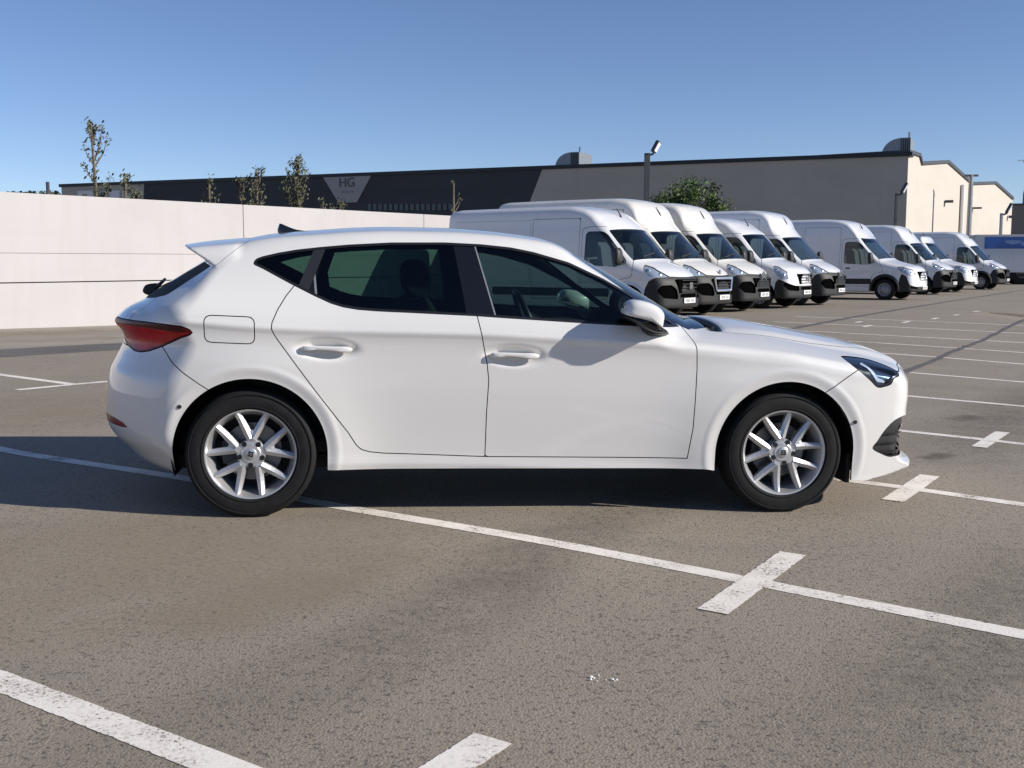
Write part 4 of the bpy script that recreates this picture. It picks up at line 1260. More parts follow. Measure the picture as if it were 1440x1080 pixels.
    G().prism([(-1.2+xo,.75),(-1.15+xo,1.12),(-.95+xo,1.20),(-.80+xo*.9,1.20),(-.78+xo*.9,.75)], lambda p: (p[0], -.86, p[1]), lambda p: (p[0], .86, p[1])).build('dashboard', MAT['inner'], root, bevel=.03)
    # wheels, arches, underside
    ub = G().box((-L+.1, -.85, .30), (-.25, .85, .42)); ub.build('underbody', MAT['inner'], root)
    for wx in k['wheels']:
        for s in (-1, 1):
            w = van_wheel(root, .345); w.location = (wx, s*.90, .345)
            if s > 0: w.rotation_euler = (0, 0, math.pi)
            g = G(); n = 16
            for q in range(n+1):
                a = R(-10) + R(200)*q/n
                g.v += [(wx + .445*math.cos(a), s*.97, .36 + .445*math.sin(a)), (wx + .445*math.cos(a), s*.60, .36 + .445*math.sin(a)), (wx, s*.60, .4)]
            for q in range(n): g.f += [(3*q, 3*q+3, 3*q+4, 3*q+1), (3*q+1, 3*q+4, 3*q+2)]
            g.build('arch_liner', MAT['inner'], root)
            if t != 'master' and k.get('arch_trim'):
                tr = G(); n = 18
                pts = [(wx + .452*math.cos(R(-8) + R(196)*q/n), s*float(S(np.array(wx + .452*math.cos(R(-8)+R(196)*q/n)), np.array(.36 + .452*math.sin(R(-8)+R(196)*q/n)))), .36 + .452*math.sin(R(-8) + R(196)*q/n)) for q in range(n+1)]
                tr.tube(pts, .05, 6); tr.build('arch_trim', MAT['van_bumper'], root, smooth=True)
    root.location = loc; root.rotation_euler = (0, 0, ang)
    return root

LOT = R(-35.8)
ax_f = np.array([math.cos(LOT), math.sin(LOT)]); ax_r = np.array([-math.sin(LOT), math.cos(LOT)])     # along a van / along the row
D = dict(type='ducato', wheels=(-.97, -5.005), L=5.99)
# world position of each van's far front corner
VANS = [
 (4.20, 24.6, dict(D, H=2.52, grille='bar'), 'low-roofed clean white van, nearest of the row, its grey flank towards the hatchback'),
 (5.34, 26.6, dict(D, H=2.80, grille='frame', paint='van_cream'), 'dusty tall white van with silver-framed grille, second in the row'),
 (6.76, 28.7, dict(D, H=2.80, grille='chevron', paint='van_cream'), 'dusty tall white van with chevron badge, third in the row'),
 (8.40, 30.8, dict(type='master', wheels=(-.95, -4.63), L=5.55, H=2.50, grille='master', paint='van_white'), 'low white van with bright chrome grille bars, fourth in the row'),
 (9.99, 33.0, dict(D, H=2.80, grille='chevron'), 'clean tall white van with black bumper, last before the gap in the row'),
 (14.1, 37.5, dict(type='sprinter', wheels=(-1.02, -4.95), L=5.95, H=2.72, grille='sprinter', W=1.01, arch_trim=True), 'white van with round grille badge showing its whole side and front wheel, after the gap'),
 (17.5, 43.5, dict(D, H=2.72, grille='chevron'), 'tall white van just beyond the van with the round badge'),
 (19.7, 46.8, dict(type='sprinter', wheels=(-1.02, -4.6), L=5.5, H=2.28, grille='sprinter', W=1.0, arch_trim=True), 'lowest white van, second from the far end of the row'),
 (23.0, 51.2, dict(D, H=2.66, grille='bar', arch_trim=True), 'farthest white van of the row, beside the blue printed truck'),
]
for x_, y_, k_, lab in VANS:
    p = np.array([x_, y_]) - ax_r*.76 + ax_f*.10
    make_van(k_, (p[0], p[1], gz(p[0], p[1])), LOT, lab)
# ================================================================ painted bays, seams, wall, buildings, trees, lamps, truck
LIFT = .002
strip('pavement', [(-26.0, -8.6), (-17.0, 5.5), (-9.9, 14.2), (-6.2, 18.4), (-.6, 25.6)], 5.2, simple('pale_concrete_apron', (.30, .265, .22), .9, 0, .12, 1.2), LIFT*.5, n=8)
strip('asphalt_patch', [(-14.5, 3.2), (-9.6, 9.3), (-6.75, 13.35), (-5.2, 15.6), (-1.0, 21.5)], 1.05, simple('dark_patch', (.115, .108, .10), .85, 0, .2, 2), LIFT, n=8, jag=.03)
LW = .108
for pts in ([(-1.908, 3.405), (-1.517, 3.148), (-1.1, 2.873), (-0.737, 2.632), (-0.464, 2.446), (-0.152, 2.225), (.9, 1.53)],
            [(-3.731, 7.326), (-3.013, 6.828), (-1.864, 6.185), (-0.873, 5.536), (0.065, 4.964), (0.716, 4.51), (1.302, 4.088), (1.792, 3.736), (2.4, 3.30)],
            [(-1.2, 8.75), (.1, 7.78), (1.269, 6.986), (2.003, 6.501), (2.319, 6.281), (2.79, 5.898), (3.6, 5.25)],
            [(.8, 10.2), (2.4, 9.05), (3.087, 8.556), (3.578, 8.181), (3.85, 7.95), (4.9, 7.1)],
            [(1.6, 12.6), (3.2, 11.55), (3.981, 10.966), (4.828, 10.306), (6.2, 9.2)],
            [(2.4, 15.4), (3.9, 14.35), (4.9, 13.50), (5.882, 12.588), (7.2, 11.35)],
            [(3.4, 17.9), (5.3, 16.5), (6.232, 15.76), (6.969, 14.98), (8.4, 13.55)],
            [(4.0, 20.0), (5.964, 18.40), (7.044, 17.52), (7.845, 16.838), (9.5, 15.4)],
            [(4.3, 21.8), (5.965, 20.60), (7.314, 19.62), (8.705, 18.703), (11, 17.0)],
            [(5.6, 23.6), (8.4, 21.6), (12, 19.0)], [(6.6, 25.6), (9.4, 23.6), (13, 21.0)],
            [(-6.6, 12.25), (-5.3, 11.35), (-4.233, 10.604)]):
    e_ = np.array(pts[-1]) - np.array(pts[-2]); e_ = e_/np.linalg.norm(e_)
    if pts[0][0] > -6: pts = list(pts) + [tuple(np.array(pts[-1]) + e_*2.0), tuple(np.array(pts[-1]) + e_*4.0)]
    strip('bay_line', pts, LW if pts[0][1] < 20 else .09, MAT['line'], LIFT, n=8)
for pts in ([(.735, 3.925), (1.245, 4.772)], [(2.085, 5.93), (2.575, 6.69)], [(3.36, 7.83), (3.87, 8.60)], [(-.60, 1.93), (-.05, 2.81)],
            [(-4.56, 10.08), (-4.233, 10.604), (-3.93, 11.02)], 
            [(7.06, 22.1), (7.36, 22.6)], [(7.3, 23.4), (7.55, 23.8)], [(8.3, 23.4), (8.62, 23.9)], [(9.4, 24.65), (9.7, 25.1)], [(10.45, 26.1), (10.75, 26.55)], [(11.7, 27.95), (12.05, 28.45)]):
    strip('bay_end_mark', pts, LW*1.12 if pts[0][1] < 7 else LW, MAT['line'], LIFT*2)
strip('tar_seam', [(4.0, 12.05), (4.757, 13.388), (6.001, 15.524), (7.105, 17.435), (8.121, 19.038), (11.335, 24.408), (15.5, 30.9)], .10, MAT['tar'], LIFT*1.5, jag=.2, n=10)
strip('tar_seam', [(4.4, 19.7), (5.137, 20.939), (5.742, 21.968), (7.527, 24.835), (13.6, 34.7), (22.9, 49.5)], .14, MAT['tar'], LIFT*1.5, jag=.2, n=10)
# worn streak, dust and oil marks
dark = stain('worn_streak', (.075, .07, .066), .36, .64, .30, (14, 2.2)); sand = stain('sand_drift', (.40, .335, .25), .36, .62, .50, (34, 2.4)); oil = stain('oil_mark', (.03, .029, .028), .30, .55, .35, (30, 5))
soft_patch('worn_streak', [(-1.3, 2.3), (-.55, 3.3), (-.15, 4.0), (.127, 4.803), (.55, 5.5), (1.1, 6.6)], .62, dark, LIFT*.5)
soft_patch('worn_streak', [(.6, 2.4), (1.35, 3.3), (2.1, 4.3), (2.6, 5.0)], .9, dark, LIFT*.45)
soft_patch('worn_streak', [(2.6, 6.9), (4.2, 9.4), (6.4, 12.6)], 1.1, dark, LIFT*.4)
soft_patch('sand_drift', [(-3.6, 3.6), (-2.2, 4.0), (-1.2, 4.6), (-.4, 5.3)], 2.2, sand, LIFT*.6)
soft_patch('sand_drift', [(-1.2, 3.6), (-.85, 4.1), (-.55, 4.8)], .5, sand, LIFT*.7)
soft_patch('sand_drift', [(-7.2, 8.2), (-4.6, 8.5), (-2.2, 9.4)], 2.4, sand, LIFT*.6)
soft_patch('sand_drift', [(-10, 15.2), (-8.0, 17.6), (-5.6, 20.6)], 2.6, sand, LIFT*.9)
for ox, oy, sx in ((1.55, 2.95, .05), (2.9, 7.4, .16), (3.9, 9.4, .2)):
    soft_patch('oil_mark', [(ox - sx, oy - sx*.7), (ox, oy), (ox + sx*.8, oy + sx)], sx*1.3, oil, LIFT*.8, 5)
# crumbs of rubble
def rubble(name, c, n, spread, size, mat, label):
    rr = random.Random(n + int(c[0]*50)); g = G()
    for i in range(n):
        x = c[0] + rr.gauss(0, spread); y = c[1] + rr.gauss(0, spread*.45); s_ = size*rr.uniform(.4, 1)
        z = gz(x, y) + .003; k = 6
        pts = [(x + s_*math.cos(a)*rr.uniform(.6, 1), y + s_*math.sin(a)*rr.uniform(.6, 1)) for a in np.linspace(0, 2*math.pi, k, endpoint=False)]
        g.prism(pts, lambda p: (p[0], p[1], z), lambda p: (x + (p[0]-x)*.6, y + (p[1]-y)*.6, z + s_*.7))
    return tag(g.build(name, mat), label, 'rubble', kind='stuff')
rubble('rubble', (.27, 3.24), 9, .030, .007, MAT['plate'], 'small white crumbs of plaster lying on the asphalt in front of the car')
rubble('rubble', (1.10, 5.28), 18, .10, .006, MAT['line'], 'pale scattered grit on the asphalt before the front wheel')

# ---------------- boundary wall of precast panels
WD = np.array([.585, .811]); WN_ = np.array([-.811, .585]); W0 = np.array([-8.93, 19.15])
wall = empty('boundary_wall', (W0[0], W0[1], 0), math.atan2(WD[1], WD[0]), 'long white precast concrete wall behind the hatchback', 'wall')
PW = 5.9
zs = [(-.15, .885, 0), (.905, 1.411, .004), (1.416, 2.465, .0)]
for i in range(-7, 4):
    x0 = 5.52 - 5.9 + PW*i; x1 = x0 + PW
    if i == 3: x1 = x0 + 1.8
    for z0, z1, dy in zs:
        tilt = (.045 if z0 < 1.4 else 0)
        g = G().add([(x0+.008, dy, z0), (x1-.008, dy, z0), (x1-.008, .22, z0), (x0+.008, .22, z0), (x0+.008, dy, z1), (x1-.008, dy, z1), (x1-.008, .22, z1), (x0+.008, .22, z1)],
                    [(0,3,2,1),(4,5,6,7),(0,1,5,4),(1,2,6,5),(2,3,7,6),(3,0,4,7)])
        o = g.build('concrete_panel', MAT['wall'], wall, bevel=.006)
g = G().box((-7*PW-.4, .05, -.15), (19.2, .19, 2.44)); g.build('joint_backing', simple('dark_joint', (.10, .09, .085), .9), wall)

# ---------------- the long warehouse
FA = np.array([28.3, 80.0]); FB = np.array([-45.6, 113.0]); FD_ = (FB - FA)/np.linalg.norm(FB - FA); FL_ = np.linalg.norm(FB - FA)
wh = empty('warehouse', (FA[0], FA[1], 0), math.atan2(FD_[1], FD_[0]), 'long flat-roofed grey and black warehouse behind the vans with cream end wall', 'warehouse')
# local frame: x runs left along the facade, y>0 away... check side
HT = 9.0
def fx_px(px):          # bearing of a picture column -> distance along the facade
    u = (px - 720)/1550.
    return (u*FA[1] - FA[0])/(FD_[0] - u*FD_[1])
def fz(s, py):
    d = FA[1] + FD_[1]*s
    return CAM_H + (368 - py)/1550*d
away = -1.0   # facade faces +y in the local frame, depth goes to -y
xa, xb, xc, xd = fx_px(762), fx_px(752), fx_px(210), fx_px(203)
fac = G().box((-.0, away*26, -1), (FL_, -.35, HT)); fac.build('wall_body', MAT['facade_grey'], wh)
# cladding: grey right, black middle, grey left
def clad(name, poly, y0, y1, mat): return G().prism(poly, lambda p: (p[0], y0, p[1]), lambda p: (p[0], y1, p[1])).build(name, mat, wh)
clad('grey_cladding', [(.0, -1), (xb+.8, -1), (xb+.4, fz(xb, 282)), (xa, HT-.22), (.0, HT-.22)], -.30, 0, MAT['facade_grey'])
clad('black_cladding', [(xb+.82, -1), (xd, -1), (xd, 3), (xc, HT-.22), (xa+.03, HT-.22), (xb+.43, fz(xb, 282))], -.30, -.02, MAT['facade_black'])
clad('grey_cladding', [(xd+.03, -1), (FL_-.02, -1), (FL_-.02, HT-.22), (xc+.03, HT-.22), (xd+.03, 3)], -.30, 0, MAT['facade_grey'])
G().box((-.25, away*26.2, HT-.24), (FL_+.2, .12, HT+.06)).build('roof_edge', MAT['coping'], wh)
# grey trapezoid carrying the lettering
tz = [(fx_px(459), HT-.25), (fx_px(525), HT-.25), (fx_px(505), fz(fx_px(505), 286)), (fx_px(480), fz(fx_px(480), 287))]
tp = clad('sign_panel', tz, .0, .10, mk_facade('sign_panel_grey', (.33, .32, .315)))
def lettering(name, body, size, mat, parent, loc, rot, ext=.03):
    cu = bpy.data.curves.new(name, 'FONT'); cu.body = body; cu.size = size; cu.extrude = ext; cu.align_x = 'CENTER'; cu.align_y = 'CENTER'
    tmp = bpy.data.objects.new(name, cu); COL.objects.link(tmp)
    dg = bpy.context.evaluated_depsgraph_get(); me = bpy.data.meshes.new_from_object(tmp.evaluated_get(dg))
    bpy.data.objects.remove(tmp); me.materials.clear()
    o = link(name, me, mat, parent); o.location = loc; o.rotation_euler = rot; return o
sx_ = fx_px(492)
lettering('sign_letters', 'HG', 1.15, simple('sign_letter_grey', (.085, .085, .078), .6), tp, (sx_, .13, fz(sx_, 259.5)), (R(90), 0, R(180)))
g = G()
for i, w_ in enumerate((.42, .3, .5, .36, .44, .3)): g.box((sx_ - .75 + i*.25, .10, fz(sx_, 272)-.07), (sx_ - .75 + i*.25 + w_*.5, .115, fz(sx_, 272)+.07))
g.build('sign_underline', simple('sign_small_print', (.20, .195, .185), .6), tp)['kind'] = 'stuff'
# strip windows below and white shutters at the far left
for i in range(16):
    a = fx_px(520) - i*(fx_px(520) - fx_px(640))/16; b = fx_px(520) - (i+1)*(fx_px(520) - fx_px(640))/16 + .18
    f_ = G().box((min(a, b), -.06, fz(a, 297)), (max(a, b), .05, fz(a, 288))).build('window', MAT['dark_glass'], wh)
for a, b in ((118, 139), (155, 176), (180, 196)):
    s0, s1 = fx_px(a), fx_px(b)
    G().box((min(s0, s1), .0, 3.0), (max(s0, s1), .10, fz((s0+s1)/2, 270))).build('shutter', MAT['facade_lite'], wh)
# gable end wall running back from the corner
GD = np.array([.585, .811])
def gs(px):
    u = (px - 720)/1550.; return (u*FA[1] - FA[0])/(GD[0] - u*GD[1])
def gh(px, py):
    s = gs(px); return CAM_H + (368 - py)/1550*(FA[1] + GD[1]*s)
gp_ = [(0, -1), (0, HT-.02), (gs(1283.5), gh(1283.5, 223)), (gs(1287), gh(1287, 234.4)), (gs(1323), gh(1323, 232)), (gs(1353), gh(1353, 257.5)), (gs(1358), gh(1358, 262)), (gs(1358), -1)]
ang_g = math.atan2(GD[1], GD[0]); rel = ang_g - math.atan2(FD_[1], FD_[0])
def gable(name, poly, depth, mat, root, roofmat):
    c, s = math.cos(rel), math.sin(rel)
    def to(y): return lambda p: (p[0]*c - y*s, p[0]*s + y*c, p[1])
    G().prism(poly, to(.02), to(depth)).build(name, mat, root)
    g = G()
    top = poly[1:-1]
    for p, q in zip(top[:-1], top[1:]):
        g.prism([(p[0], p[1]-.02), (q[0], q[1]-.02), (q[0], q[1]+.22), (p[0], p[1]+.22)], to(-.12), to(depth))
    g.build('roof_edge', roofmat, root)
gable('end_wall', gp_, 14, MAT['facade_cream'], wh, MAT['metal_dark'])
gp2 = [(gs(1358)+.05, -1), (gs(1358)+.05, gh(1360, 262)), (gs(1390), gh(1390, 260.5)), (gs(1415.5), gh(1415.5, 282)), (gs(1415.5), -1)]
sh = empty('gabled_shed', (FA[0], FA[1], 0), math.atan2(FD_[1], FD_[0]), 'cream gabled shed standing beyond the warehouse end wall', 'shed')
gable('end_wall', gp2, 16, MAT['facade_cream'], sh, MAT['metal_dark'])
def g_local(px, py, y): 
    c, s = math.cos(rel), math.sin(rel); p = gs(px); return Vector((p*c - y*s, p*s + y*c, gh(px, py)))
# down pipe and ducts on the end wall
g = G(); q0 = g_local(1343, 262, -.15); g.tube([(q0.x, q0.y, 0), q0], .16, 8); g.build('drain_pipe', MAT['facade_lite'], wh, smooth=True)
q0 = g_local(1322, 285, -.3); G().box((q0.x-.3, q0.y-.2, q0.z-.10), (q0.x+.3, q0.y+.2, q0.z+.10)).build('wall_lamp', MAT['metal_dark'], wh)
q0 = g_local(1361, 294, -.3); G().box((q0.x-.4, q0.y-.2, q0.z-.07), (q0.x+.4, q0.y+.2, q0.z+.07)).build('wall_lamp', MAT['metal_dark'], sh)
q0 = g_local(1410, 306, -.3); G().box((q0.x-.25, q0.y-.2, q0.z-.12), (q0.x+.25, q0.y+.2, q0.z+.12)).build('wall_lamp', MAT['metal_dark'], sh)
# roof ventilators: quarter-round cowls
def cowl(px0, px1, pytop, back, label):
    s0, s1 = fx_px(px0), fx_px(px1); sm = (s0+s1)/2
    base = FA + FD_*sm; n2 = np.array([FD_[1], -FD_[0]])*-1
    n2 = n2 if n2[1] > 0 else -n2
    p = base + n2*back; d = p[1]; k = d/ (FA[1] + FD_[1]*sm)
    w = abs(s1 - s0)*k; h = CAM_H + (368-pytop)/1550*d - HT
    r_ = empty('roof_ventilator', ((px0+px1)/2*0 + ((px0+px1)/2-720)/1550*d, d, HT+.1), math.atan2(FD_[1], FD_[0]), label, 'ventilator')
    pts = [(w*.5, 0), (-w*.5, 0), (-w*.5, h)] + [(-w*.12, h*1.0)] + [(-w*.12 + w*.62*math.sin(t), h*.05 + h*.93*math.cos(t)) for t in np.linspace(.1, 1.5, 7)]
    G().prism(pts, lambda q: (q[0], -1.6, q[1]), lambda q: (q[0], 1.6, q[1])).build('cowl', MAT['metal_grey'], r_)
    for q in range(5):
        x = -w*.5 + w*.36*q/5
        G().box((x + .02, 1.60, h*.12), (x + w*.05, 1.66, h*.95)).build('louvre', MAT['metal_dark'], r_)
    G().tube([(-w*.42, 1.0, h), (-w*.42, 1.0, h*1.35)], .06, 6).build('lug', MAT['metal_dark'], r_)
cowl(789, 822, 221.5, 6, 'grey quarter-round ventilator on the warehouse roof near its middle')
cowl(1234, 1273, 203, 5, 'grey quarter-round ventilator on the warehouse roof near its corner')

# ---------------- lamps and mast
def floodlight(px, ytop, d, side, label, w=.17, mat='metal_dark', headscale=1.0):
    x = (px - 720)/1550*d; z = CAM_H + (368 - ytop)/1550*d
    r_ = empty('floodlight_post', (x, d, 0), 0, label, 'lamp post')
    G().prism([(-w/2, -w/2), (w/2, -w/2), (w/2, w/2), (-w/2, w/2)], lambda p: (p[0], p[1], 0), lambda p: (p[0], p[1], z)).build('post', MAT[mat], r_, bevel=.01)
    G().tube([(0, 0, z-.12), (side*.30, 0, z-.02)], .05, 8).build('arm', MAT['metal_dark'], r_)
    h = headscale
    a = R(62) if side > 0 else R(118)
    c = Vector((side*.42, -.05, z+.28)); ux = Vector((math.cos(a), 0, math.sin(a))); nx = Vector((math.sin(a)*side, -.45, -math.cos(a)*side*.6)).normalized(); uy = ux.cross(nx).normalized()
    def bx(name, hu, hv, n0, n1, mat_):
        v = []
        for n_ in (n0, n1):
            for su, sv in ((-1,-1),(1,-1),(1,1),(-1,1)): v.append(tuple(c + ux*(su*hu*h) + uy*(sv*hv*h) + nx*n_))
        G().add(v, [(0,3,2,1),(4,5,6,7),(0,1,5,4),(1,2,6,5),(2,3,7,6),(3,0,4,7)]).build(name, mat_, r_)
    bx('lamp_head', .36, .26, -.10, .05, MAT['metal_dark']); bx('lamp_glass', .30, .22, .05, .065, MAT['lamp_white'])
floodlight(907, 219, 52, 1, 'tall square lamp post with tilted floodlight rising behind the nearest vans', .25, 'metal_dark', .75)
floodlight(1254, 274, 62, 1, 'thin dark lamp post in front of the warehouse corner', .14, 'metal_dark', .8)
floodlight(1401, 301, 66, 1, 'thin lamp post in front of the gabled shed', .14, 'metal_grey', .8)
x = (1356.5-720)/1550*85; ms = empty('mast', (x, 85, 0), 0, 'tall dark mast between the warehouse end wall and the shed', 'mast')
zt = CAM_H + (368-248)/1550*85
G().tube([(0, 0, 0), (0, 0, zt)], [.22, .16], 10).build('pole', MAT['metal_grey'], ms, smooth=True)
G().box((-.5, -.1, zt-.15), (.5, .1, zt)).build('crossbar', MAT['metal_dark'], ms)
x = (76-720)/1550*60; zt = CAM_H + (368-258)/1550*60
cm = empty('chimney_pipe', (x, 60, 0), 0, 'thin dark flue sticking up beyond the wall at far left', 'flue')
G().tube([(0, 0, 0), (0, 0, zt)], .10, 8).build('pipe', MAT['metal_dark'], cm, smooth=True)

# ---------------- far building on the right, far trees on the left
fb_ = empty('far_building', (68, 150, 0), R(-20), 'low brown building beyond the truck at the right edge', 'building')
G().box((-1.5, -2, -1), (60, 14, CAM_H + (368-291)/1550*150)).build('wall', mk_facade('brown_wall', (.22, .19, .165)), fb_)
G().box((-1.6, -2.1, CAM_H + (368-291)/1550*150), (60, 14, CAM_H + (368-288.5)/1550*150)).build('roof_edge', MAT['metal_dark'], fb_)
tw = empty('silo', (70.6, 152, 0), 0, 'dark round-topped silo above the far brown building', 'silo')
zt = CAM_H + (368-264)/1550*152
G().lathe([(.0, zt), (.5, zt-.1), (.85, zt-.5), (.95, zt-1), (.95, 0)], 20, 'z').build('tank', simple('blue_grey_metal', (.10, .12, .16), .5), tw, smooth=True)
rr = random.Random(5); g = G()
for i in range(60):
    px = -60 + i*2.6; d = 240 + (i*37) % 60; h = CAM_H + (368 - 272 + rr.uniform(-3.5, 1.5))/1550*d; bx_ = (px-720)/1550*d
    for q in range(34):
        a = rr.uniform(0, 6.3); u = rr.random()**.5; zc = rr.uniform(.55, 1); rad = u*2.6*(1.15 - abs(zc-.6))
        c = Vector((bx_ + rad*math.cos(a), d + rad*math.sin(a), zc*h)); s_ = rr.uniform(.4, .9)
        n_ = Vector((rr.gauss(0, 1), rr.gauss(0, 1), rr.gauss(0, 1))).normalized(); u_ = n_.orthogonal().normalized(); w_ = n_.cross(u_)
        g.add([c + u_*s_, c + w_*s_*.7, c - u_*s_, c - w_*s_*.7], [(0, 1, 2, 3)])
tag(g.build('treeline', MAT['hills']), 'distant line of treetops on the skyline above the wall at far left', 'trees', kind='stuff')

# ---------------- young trees behind the wall
def young_tree(px, ytop, d, halfw, label, dens=1.0, bare=False, seed=0, ybot=300):
    rr = random.Random(seed); x = (px-720)/1550*d; h = CAM_H + (368-ytop)/1550*d; hw = halfw/1550*d
    z0 = CAM_H + (368-ybot)/1550*d - .9
    r_ = empty('young_tree', (x, d, 0), 0, label, 'tree', 'young upright trees behind the wall')
    tr = G(); lf = G(); lean = rr.uniform(-.06, .06)
    n = 9; trunk = [Vector((lean*t*h*.4 + .02*math.sin(3*t+seed), .03*math.sin(5*t), h*t*.97)) for t in np.linspace(0, 1, n)]
    tr.tube(trunk, [.060*(1-.75*t) + .006 for t in np.linspace(0, 1, n)], 7)
    def leaf(c, s_):
        n_ = Vector((rr.gauss(0, 1), rr.gauss(0, 1), rr.gauss(0, .8))).normalized(); u_ = n_.orthogonal().normalized(); w_ = n_.cross(u_)
        lf.add([c + u_*s_, c + w_*s_*.45 + n_*s_*.1, c - u_*s_, c - w_*s_*.45 + n_*s_*.1], [(0, 1, 2, 3)])
    nb = int((h - z0)/.13*dens)
    for i in range(max(nb, 5)):
        t = rr.uniform(0, 1); zb = z0 + (h - z0)*.93*t
        prof = (.35 + .75*math.sin(math.pi*min(1, .12 + t*.95))**.8)
        L_ = hw*prof*rr.uniform(.7, 1.3)*1.4; a = rr.uniform(0, 2*math.pi)
        b = Vector((lean*h*.4*zb/h, 0, zb)); out = Vector((math.cos(a), math.sin(a), 0))
        tip = b + out*L_*.62 + Vector((0, 0, L_*rr.uniform(1.0, 1.9))); mid = b + (tip-b)*.5 + out*L_*.1
        tr.tube([b, mid, tip], [.020, .013, .006], 5)
        if not bare:
            for q in range(int(13*dens)):
                u = rr.uniform(.15, 1.0)**.8; c = b + (tip-b)*u + Vector((rr.gauss(0, .055), rr.gauss(0, .055), rr.gauss(0, .06)))
                leaf(c, rr.uniform(.028, .065))
            for q in range(10): leaf(tip + Vector((rr.gauss(0, .05), rr.gauss(0, .05), rr.gauss(0, .06))), rr.uniform(.025, .06))
        else:
            for q in range(5): leaf(tip + Vector((rr.gauss(0, .05), rr.gauss(0, .05), rr.gauss(0, .06))), rr.uniform(.02, .04))
    for q in range(int(40*dens)):
        u = rr.uniform(z0/h, 1); leaf(Vector((lean*h*.4*u + rr.gauss(0, .06), rr.gauss(0, .06), h*u)), rr.uniform(.02, .05))
    tr.build('trunk', MAT['bark'], r_, smooth=True); lf.build('crown', MAT['leaf_olive'], r_)['kind'] = 'stuff'
young_tree(146, 172, 24.5, 18, 'tallest slender young tree, above the wall at left against the sky', 1.15, seed=1, ybot=285)
young_tree(181, 246, 24.5, 12, 'short bushy young tree just right of the tallest slender tree', 1.0, seed=2, ybot=285)
young_tree(193, 262, 25.0, 10, 'lowest dusty shrub tree between the tallest tree and the black cladding', 1.0, seed=12, ybot=285)
young_tree(303, 256, 26.5, 9, 'small lone young tree in front of the black cladding, left of the pair', .9, seed=3, ybot=300)
young_tree(345, 254, 27.5, 14, 'broader left tree of the close pair above the wall joint', 1.0, seed=4, ybot=300)
young_tree(364, 234, 27.5, 12, 'taller right tree of the close pair above the wall joint', 1.1, seed=5, ybot=300)
young_tree(420, 221, 28.5, 16, 'tall conical young tree between the pair and the lettered sign', 1.35, seed=6, ybot=305)
young_tree(462, 288, 29.0, 14, 'low scrub tree peeping over the wall left of the lettered sign', .8, seed=7, ybot=305)
young_tree(484, 288, 29.5, 10, 'low scrub tree peeping over the wall below the lettered sign', .8, seed=8, ybot=305)
young_tree(640, 254, 32.0, 10, 'almost bare thin young tree left of the nearest van', .55, True, seed=9, ybot=315)
# full green tree behind the vans
def bushy_tree(px, ytop, d, w_px, label):
    rr = random.Random(33); x = (px-720)/1550*d; h = CAM_H + (368-ytop)/1550*d; w = w_px/1550*d/2
    r_ = empty('bushy_tree', (x, d, 0), 0, label, 'tree')
    tr = G(); tr.tube([(0, 0, 0), (.1, 0, h*.45), (0, 0, h*.7)], [.16, .12, .06], 8)
    lfs = {'leaf_green': G(), 'leaf_dark': G()}
    for i in range(76):
        a = rr.uniform(0, 6.283); u = rr.random()**.5; zz = rr.uniform(.48, .97)
        c = Vector((w*u*math.cos(a)*1.0, w*.7*u*math.sin(a), h*(zz - .11*u*u) + rr.gauss(0, .10)))
        tr.tube([(0, 0, h*.4), c*.6 + Vector((0, 0, h*.2)), c], [.05, .03, .01], 5)
        rad = rr.uniform(.28, .55); key = 'leaf_green' if rr.random() < .68 else 'leaf_dark'
        for q in range(120):
            p = c + Vector((rr.gauss(0, 1), rr.gauss(0, 1), rr.gauss(0, .9)))*rad*.5; s_ = rr.uniform(.05, .12)
            n_ = Vector((rr.gauss(0, 1), rr.gauss(0, 1), rr.gauss(.3, 1))).normalized(); u_ = n_.orthogonal().normalized(); w_ = n_.cross(u_)
            lfs[key].add([p + u_*s_, p + w_*s_*.4, p - u_*s_, p - w_*s_*.4], [(0, 1, 2, 3)])
    tr.build('trunk', MAT['bark'], r_, smooth=True)
    for kk, g in lfs.items(): g.build('crown', MAT[kk], r_)['kind'] = 'stuff'
bushy_tree(967, 257, 56, 118, 'dense green tree standing behind the vans in front of the grey facade')

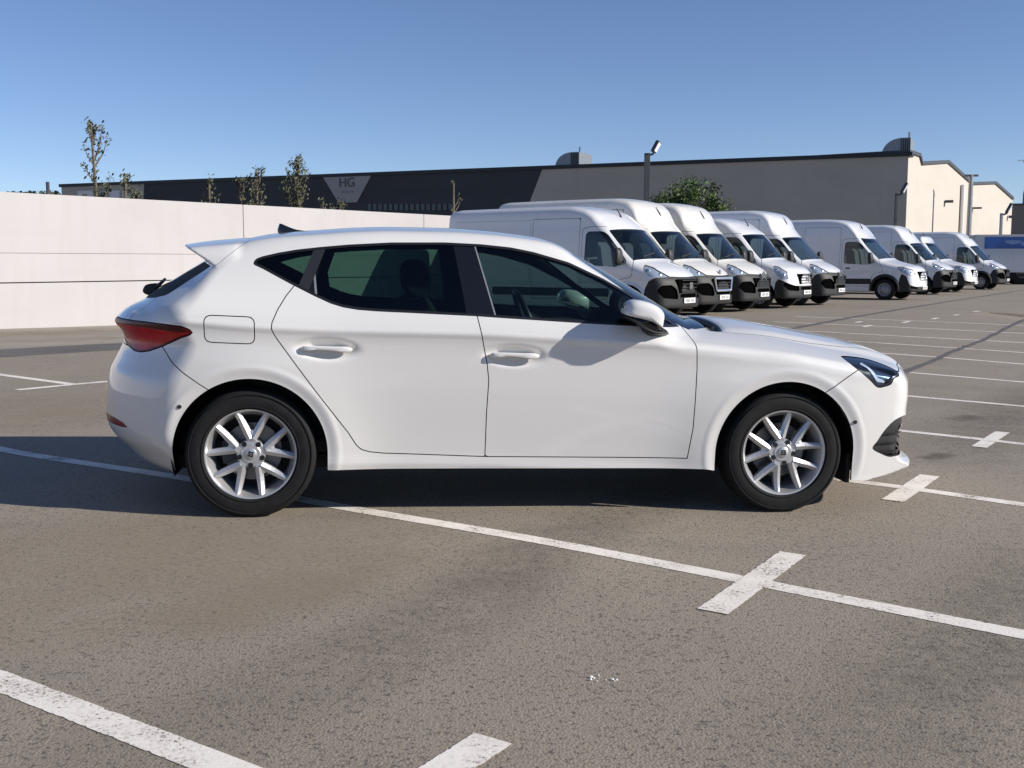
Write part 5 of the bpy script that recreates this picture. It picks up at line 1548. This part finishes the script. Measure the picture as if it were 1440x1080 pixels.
# ---------------- white truck with blue print at the right edge
d = 62.0
tk = empty('box_truck', ((1368-720)/1550*d, d, 0), R(-14), 'white box-bodied truck with blue print along its top, at the right edge', 'truck')
TH = CAM_H + (368-331)/1550*d; tb0 = CAM_H + (368-384)/1550*d
G().box((0, 0, tb0+.05), (8.2, 2.45, TH)).build('box_body', MAT['truck_white'], tk, bevel=.03)
G().box((-.04, -.03, TH-.06), (8.24, 2.48, TH+.02)).build('roof_rail', MAT['facade_lite'], tk)
bz0 = CAM_H + (368-350)/1550*d
bl = G().box((.42, -.02, bz0), (8.15, -.004, TH-.12)).build('blue_band', MAT['truck_blue'], tk)
w_ = G()
for i, (cx_, cz_, rx, rz_) in enumerate(((1.9, .35, .42, .12), (2.8, .22, .5, .16), (4.0, .38, .55, .13), (5.2, .25, .45, .15), (6.3, .33, .5, .12), (7.4, .25, .4, .14))):
    w_.prism([(cx_ + rx*math.cos(a) + .12*math.sin(2*a), bz0 + cz_*(TH-bz0)*1.3 + rz_*math.sin(a)) for a in np.linspace(0, 6.283, 14, endpoint=False)], lambda p: (p[0], -.022, p[1]), lambda p: (p[0], -.030, p[1]))
w_.build('band_waves', simple('pale_blue_print', (.20, .30, .52), .5), bl)
G().box((.2, .15, .55), (8.0, 2.3, tb0+.05)).build('chassis', MAT['inner'], tk)
G().box((2.2, .05, .45), (4.8, .12, tb0)).build('side_guard', MAT['van_bumper'], tk)
for xx in (1.35, 2.45, 6.9):
    for yy in (.22, 2.23):
        w = van_wheel(tk, .48); w.location = (xx, yy, .48); w.scale = (1.35, 1.2, 1.35) if False else (1.3, 1.2, 1.0)
        w.scale = (1.38, 1.3, 1.38); w.location = (xx, yy, .66)
        for c in w.children: pass
G().box((8.35, .05, .6), (10.2, 2.4, 2.6)).build('cab', MAT['truck_white'], tk, bevel=.15)
# van behind the row: only a corner of its roof shows between wall end and nearest van
p = np.array([-1.03, 31.4]) + ax_r*4.4
make_van(dict(type='master', wheels=(-.95, -3.6), L=4.4, H=2.44, W=.93, grille='master'), (p[0], p[1], gz(p[0], p[1])), math.pi/2 + LOT, 'white van almost hidden, its roof corner showing between the wall end and the nearest van')
# a bird in the sky
d = 60.0; x = (1431-720)/1550*d; z = CAM_H + (368-231)/1550*d
bd = empty('bird', (x, d, z), R(30), 'tiny dark bird flying in the sky at far right', 'bird'); bd.scale = (1.5, 1.5, 1.5)
G().puff(spline([(-.16,0),(-.05,.05),(.10,.04),(.17,.01),(.08,-.03),(-.05,-.03)], 2), [(-.03, .5, 0, 0), (0, 1, 0, 0), (.03, .5, 0, 0)], lambda p, d: (p[0], d, p[1])).build('torso', MAT['metal_dark'], bd, smooth=True)
for s_ in (-1, 1):
    G().add([(.07, s_*.02, .02), (-.06, s_*.02, .02), (-.05, s_*.16, .09), (.05, s_*.17, .09), (-.06, s_*.32, .05), (.0, s_*.33, .05), (.0, s_*.1, .075)], [(0,1,2,6,3), (3,2,4,5)]).build('wing', MAT['metal_dark'], bd)
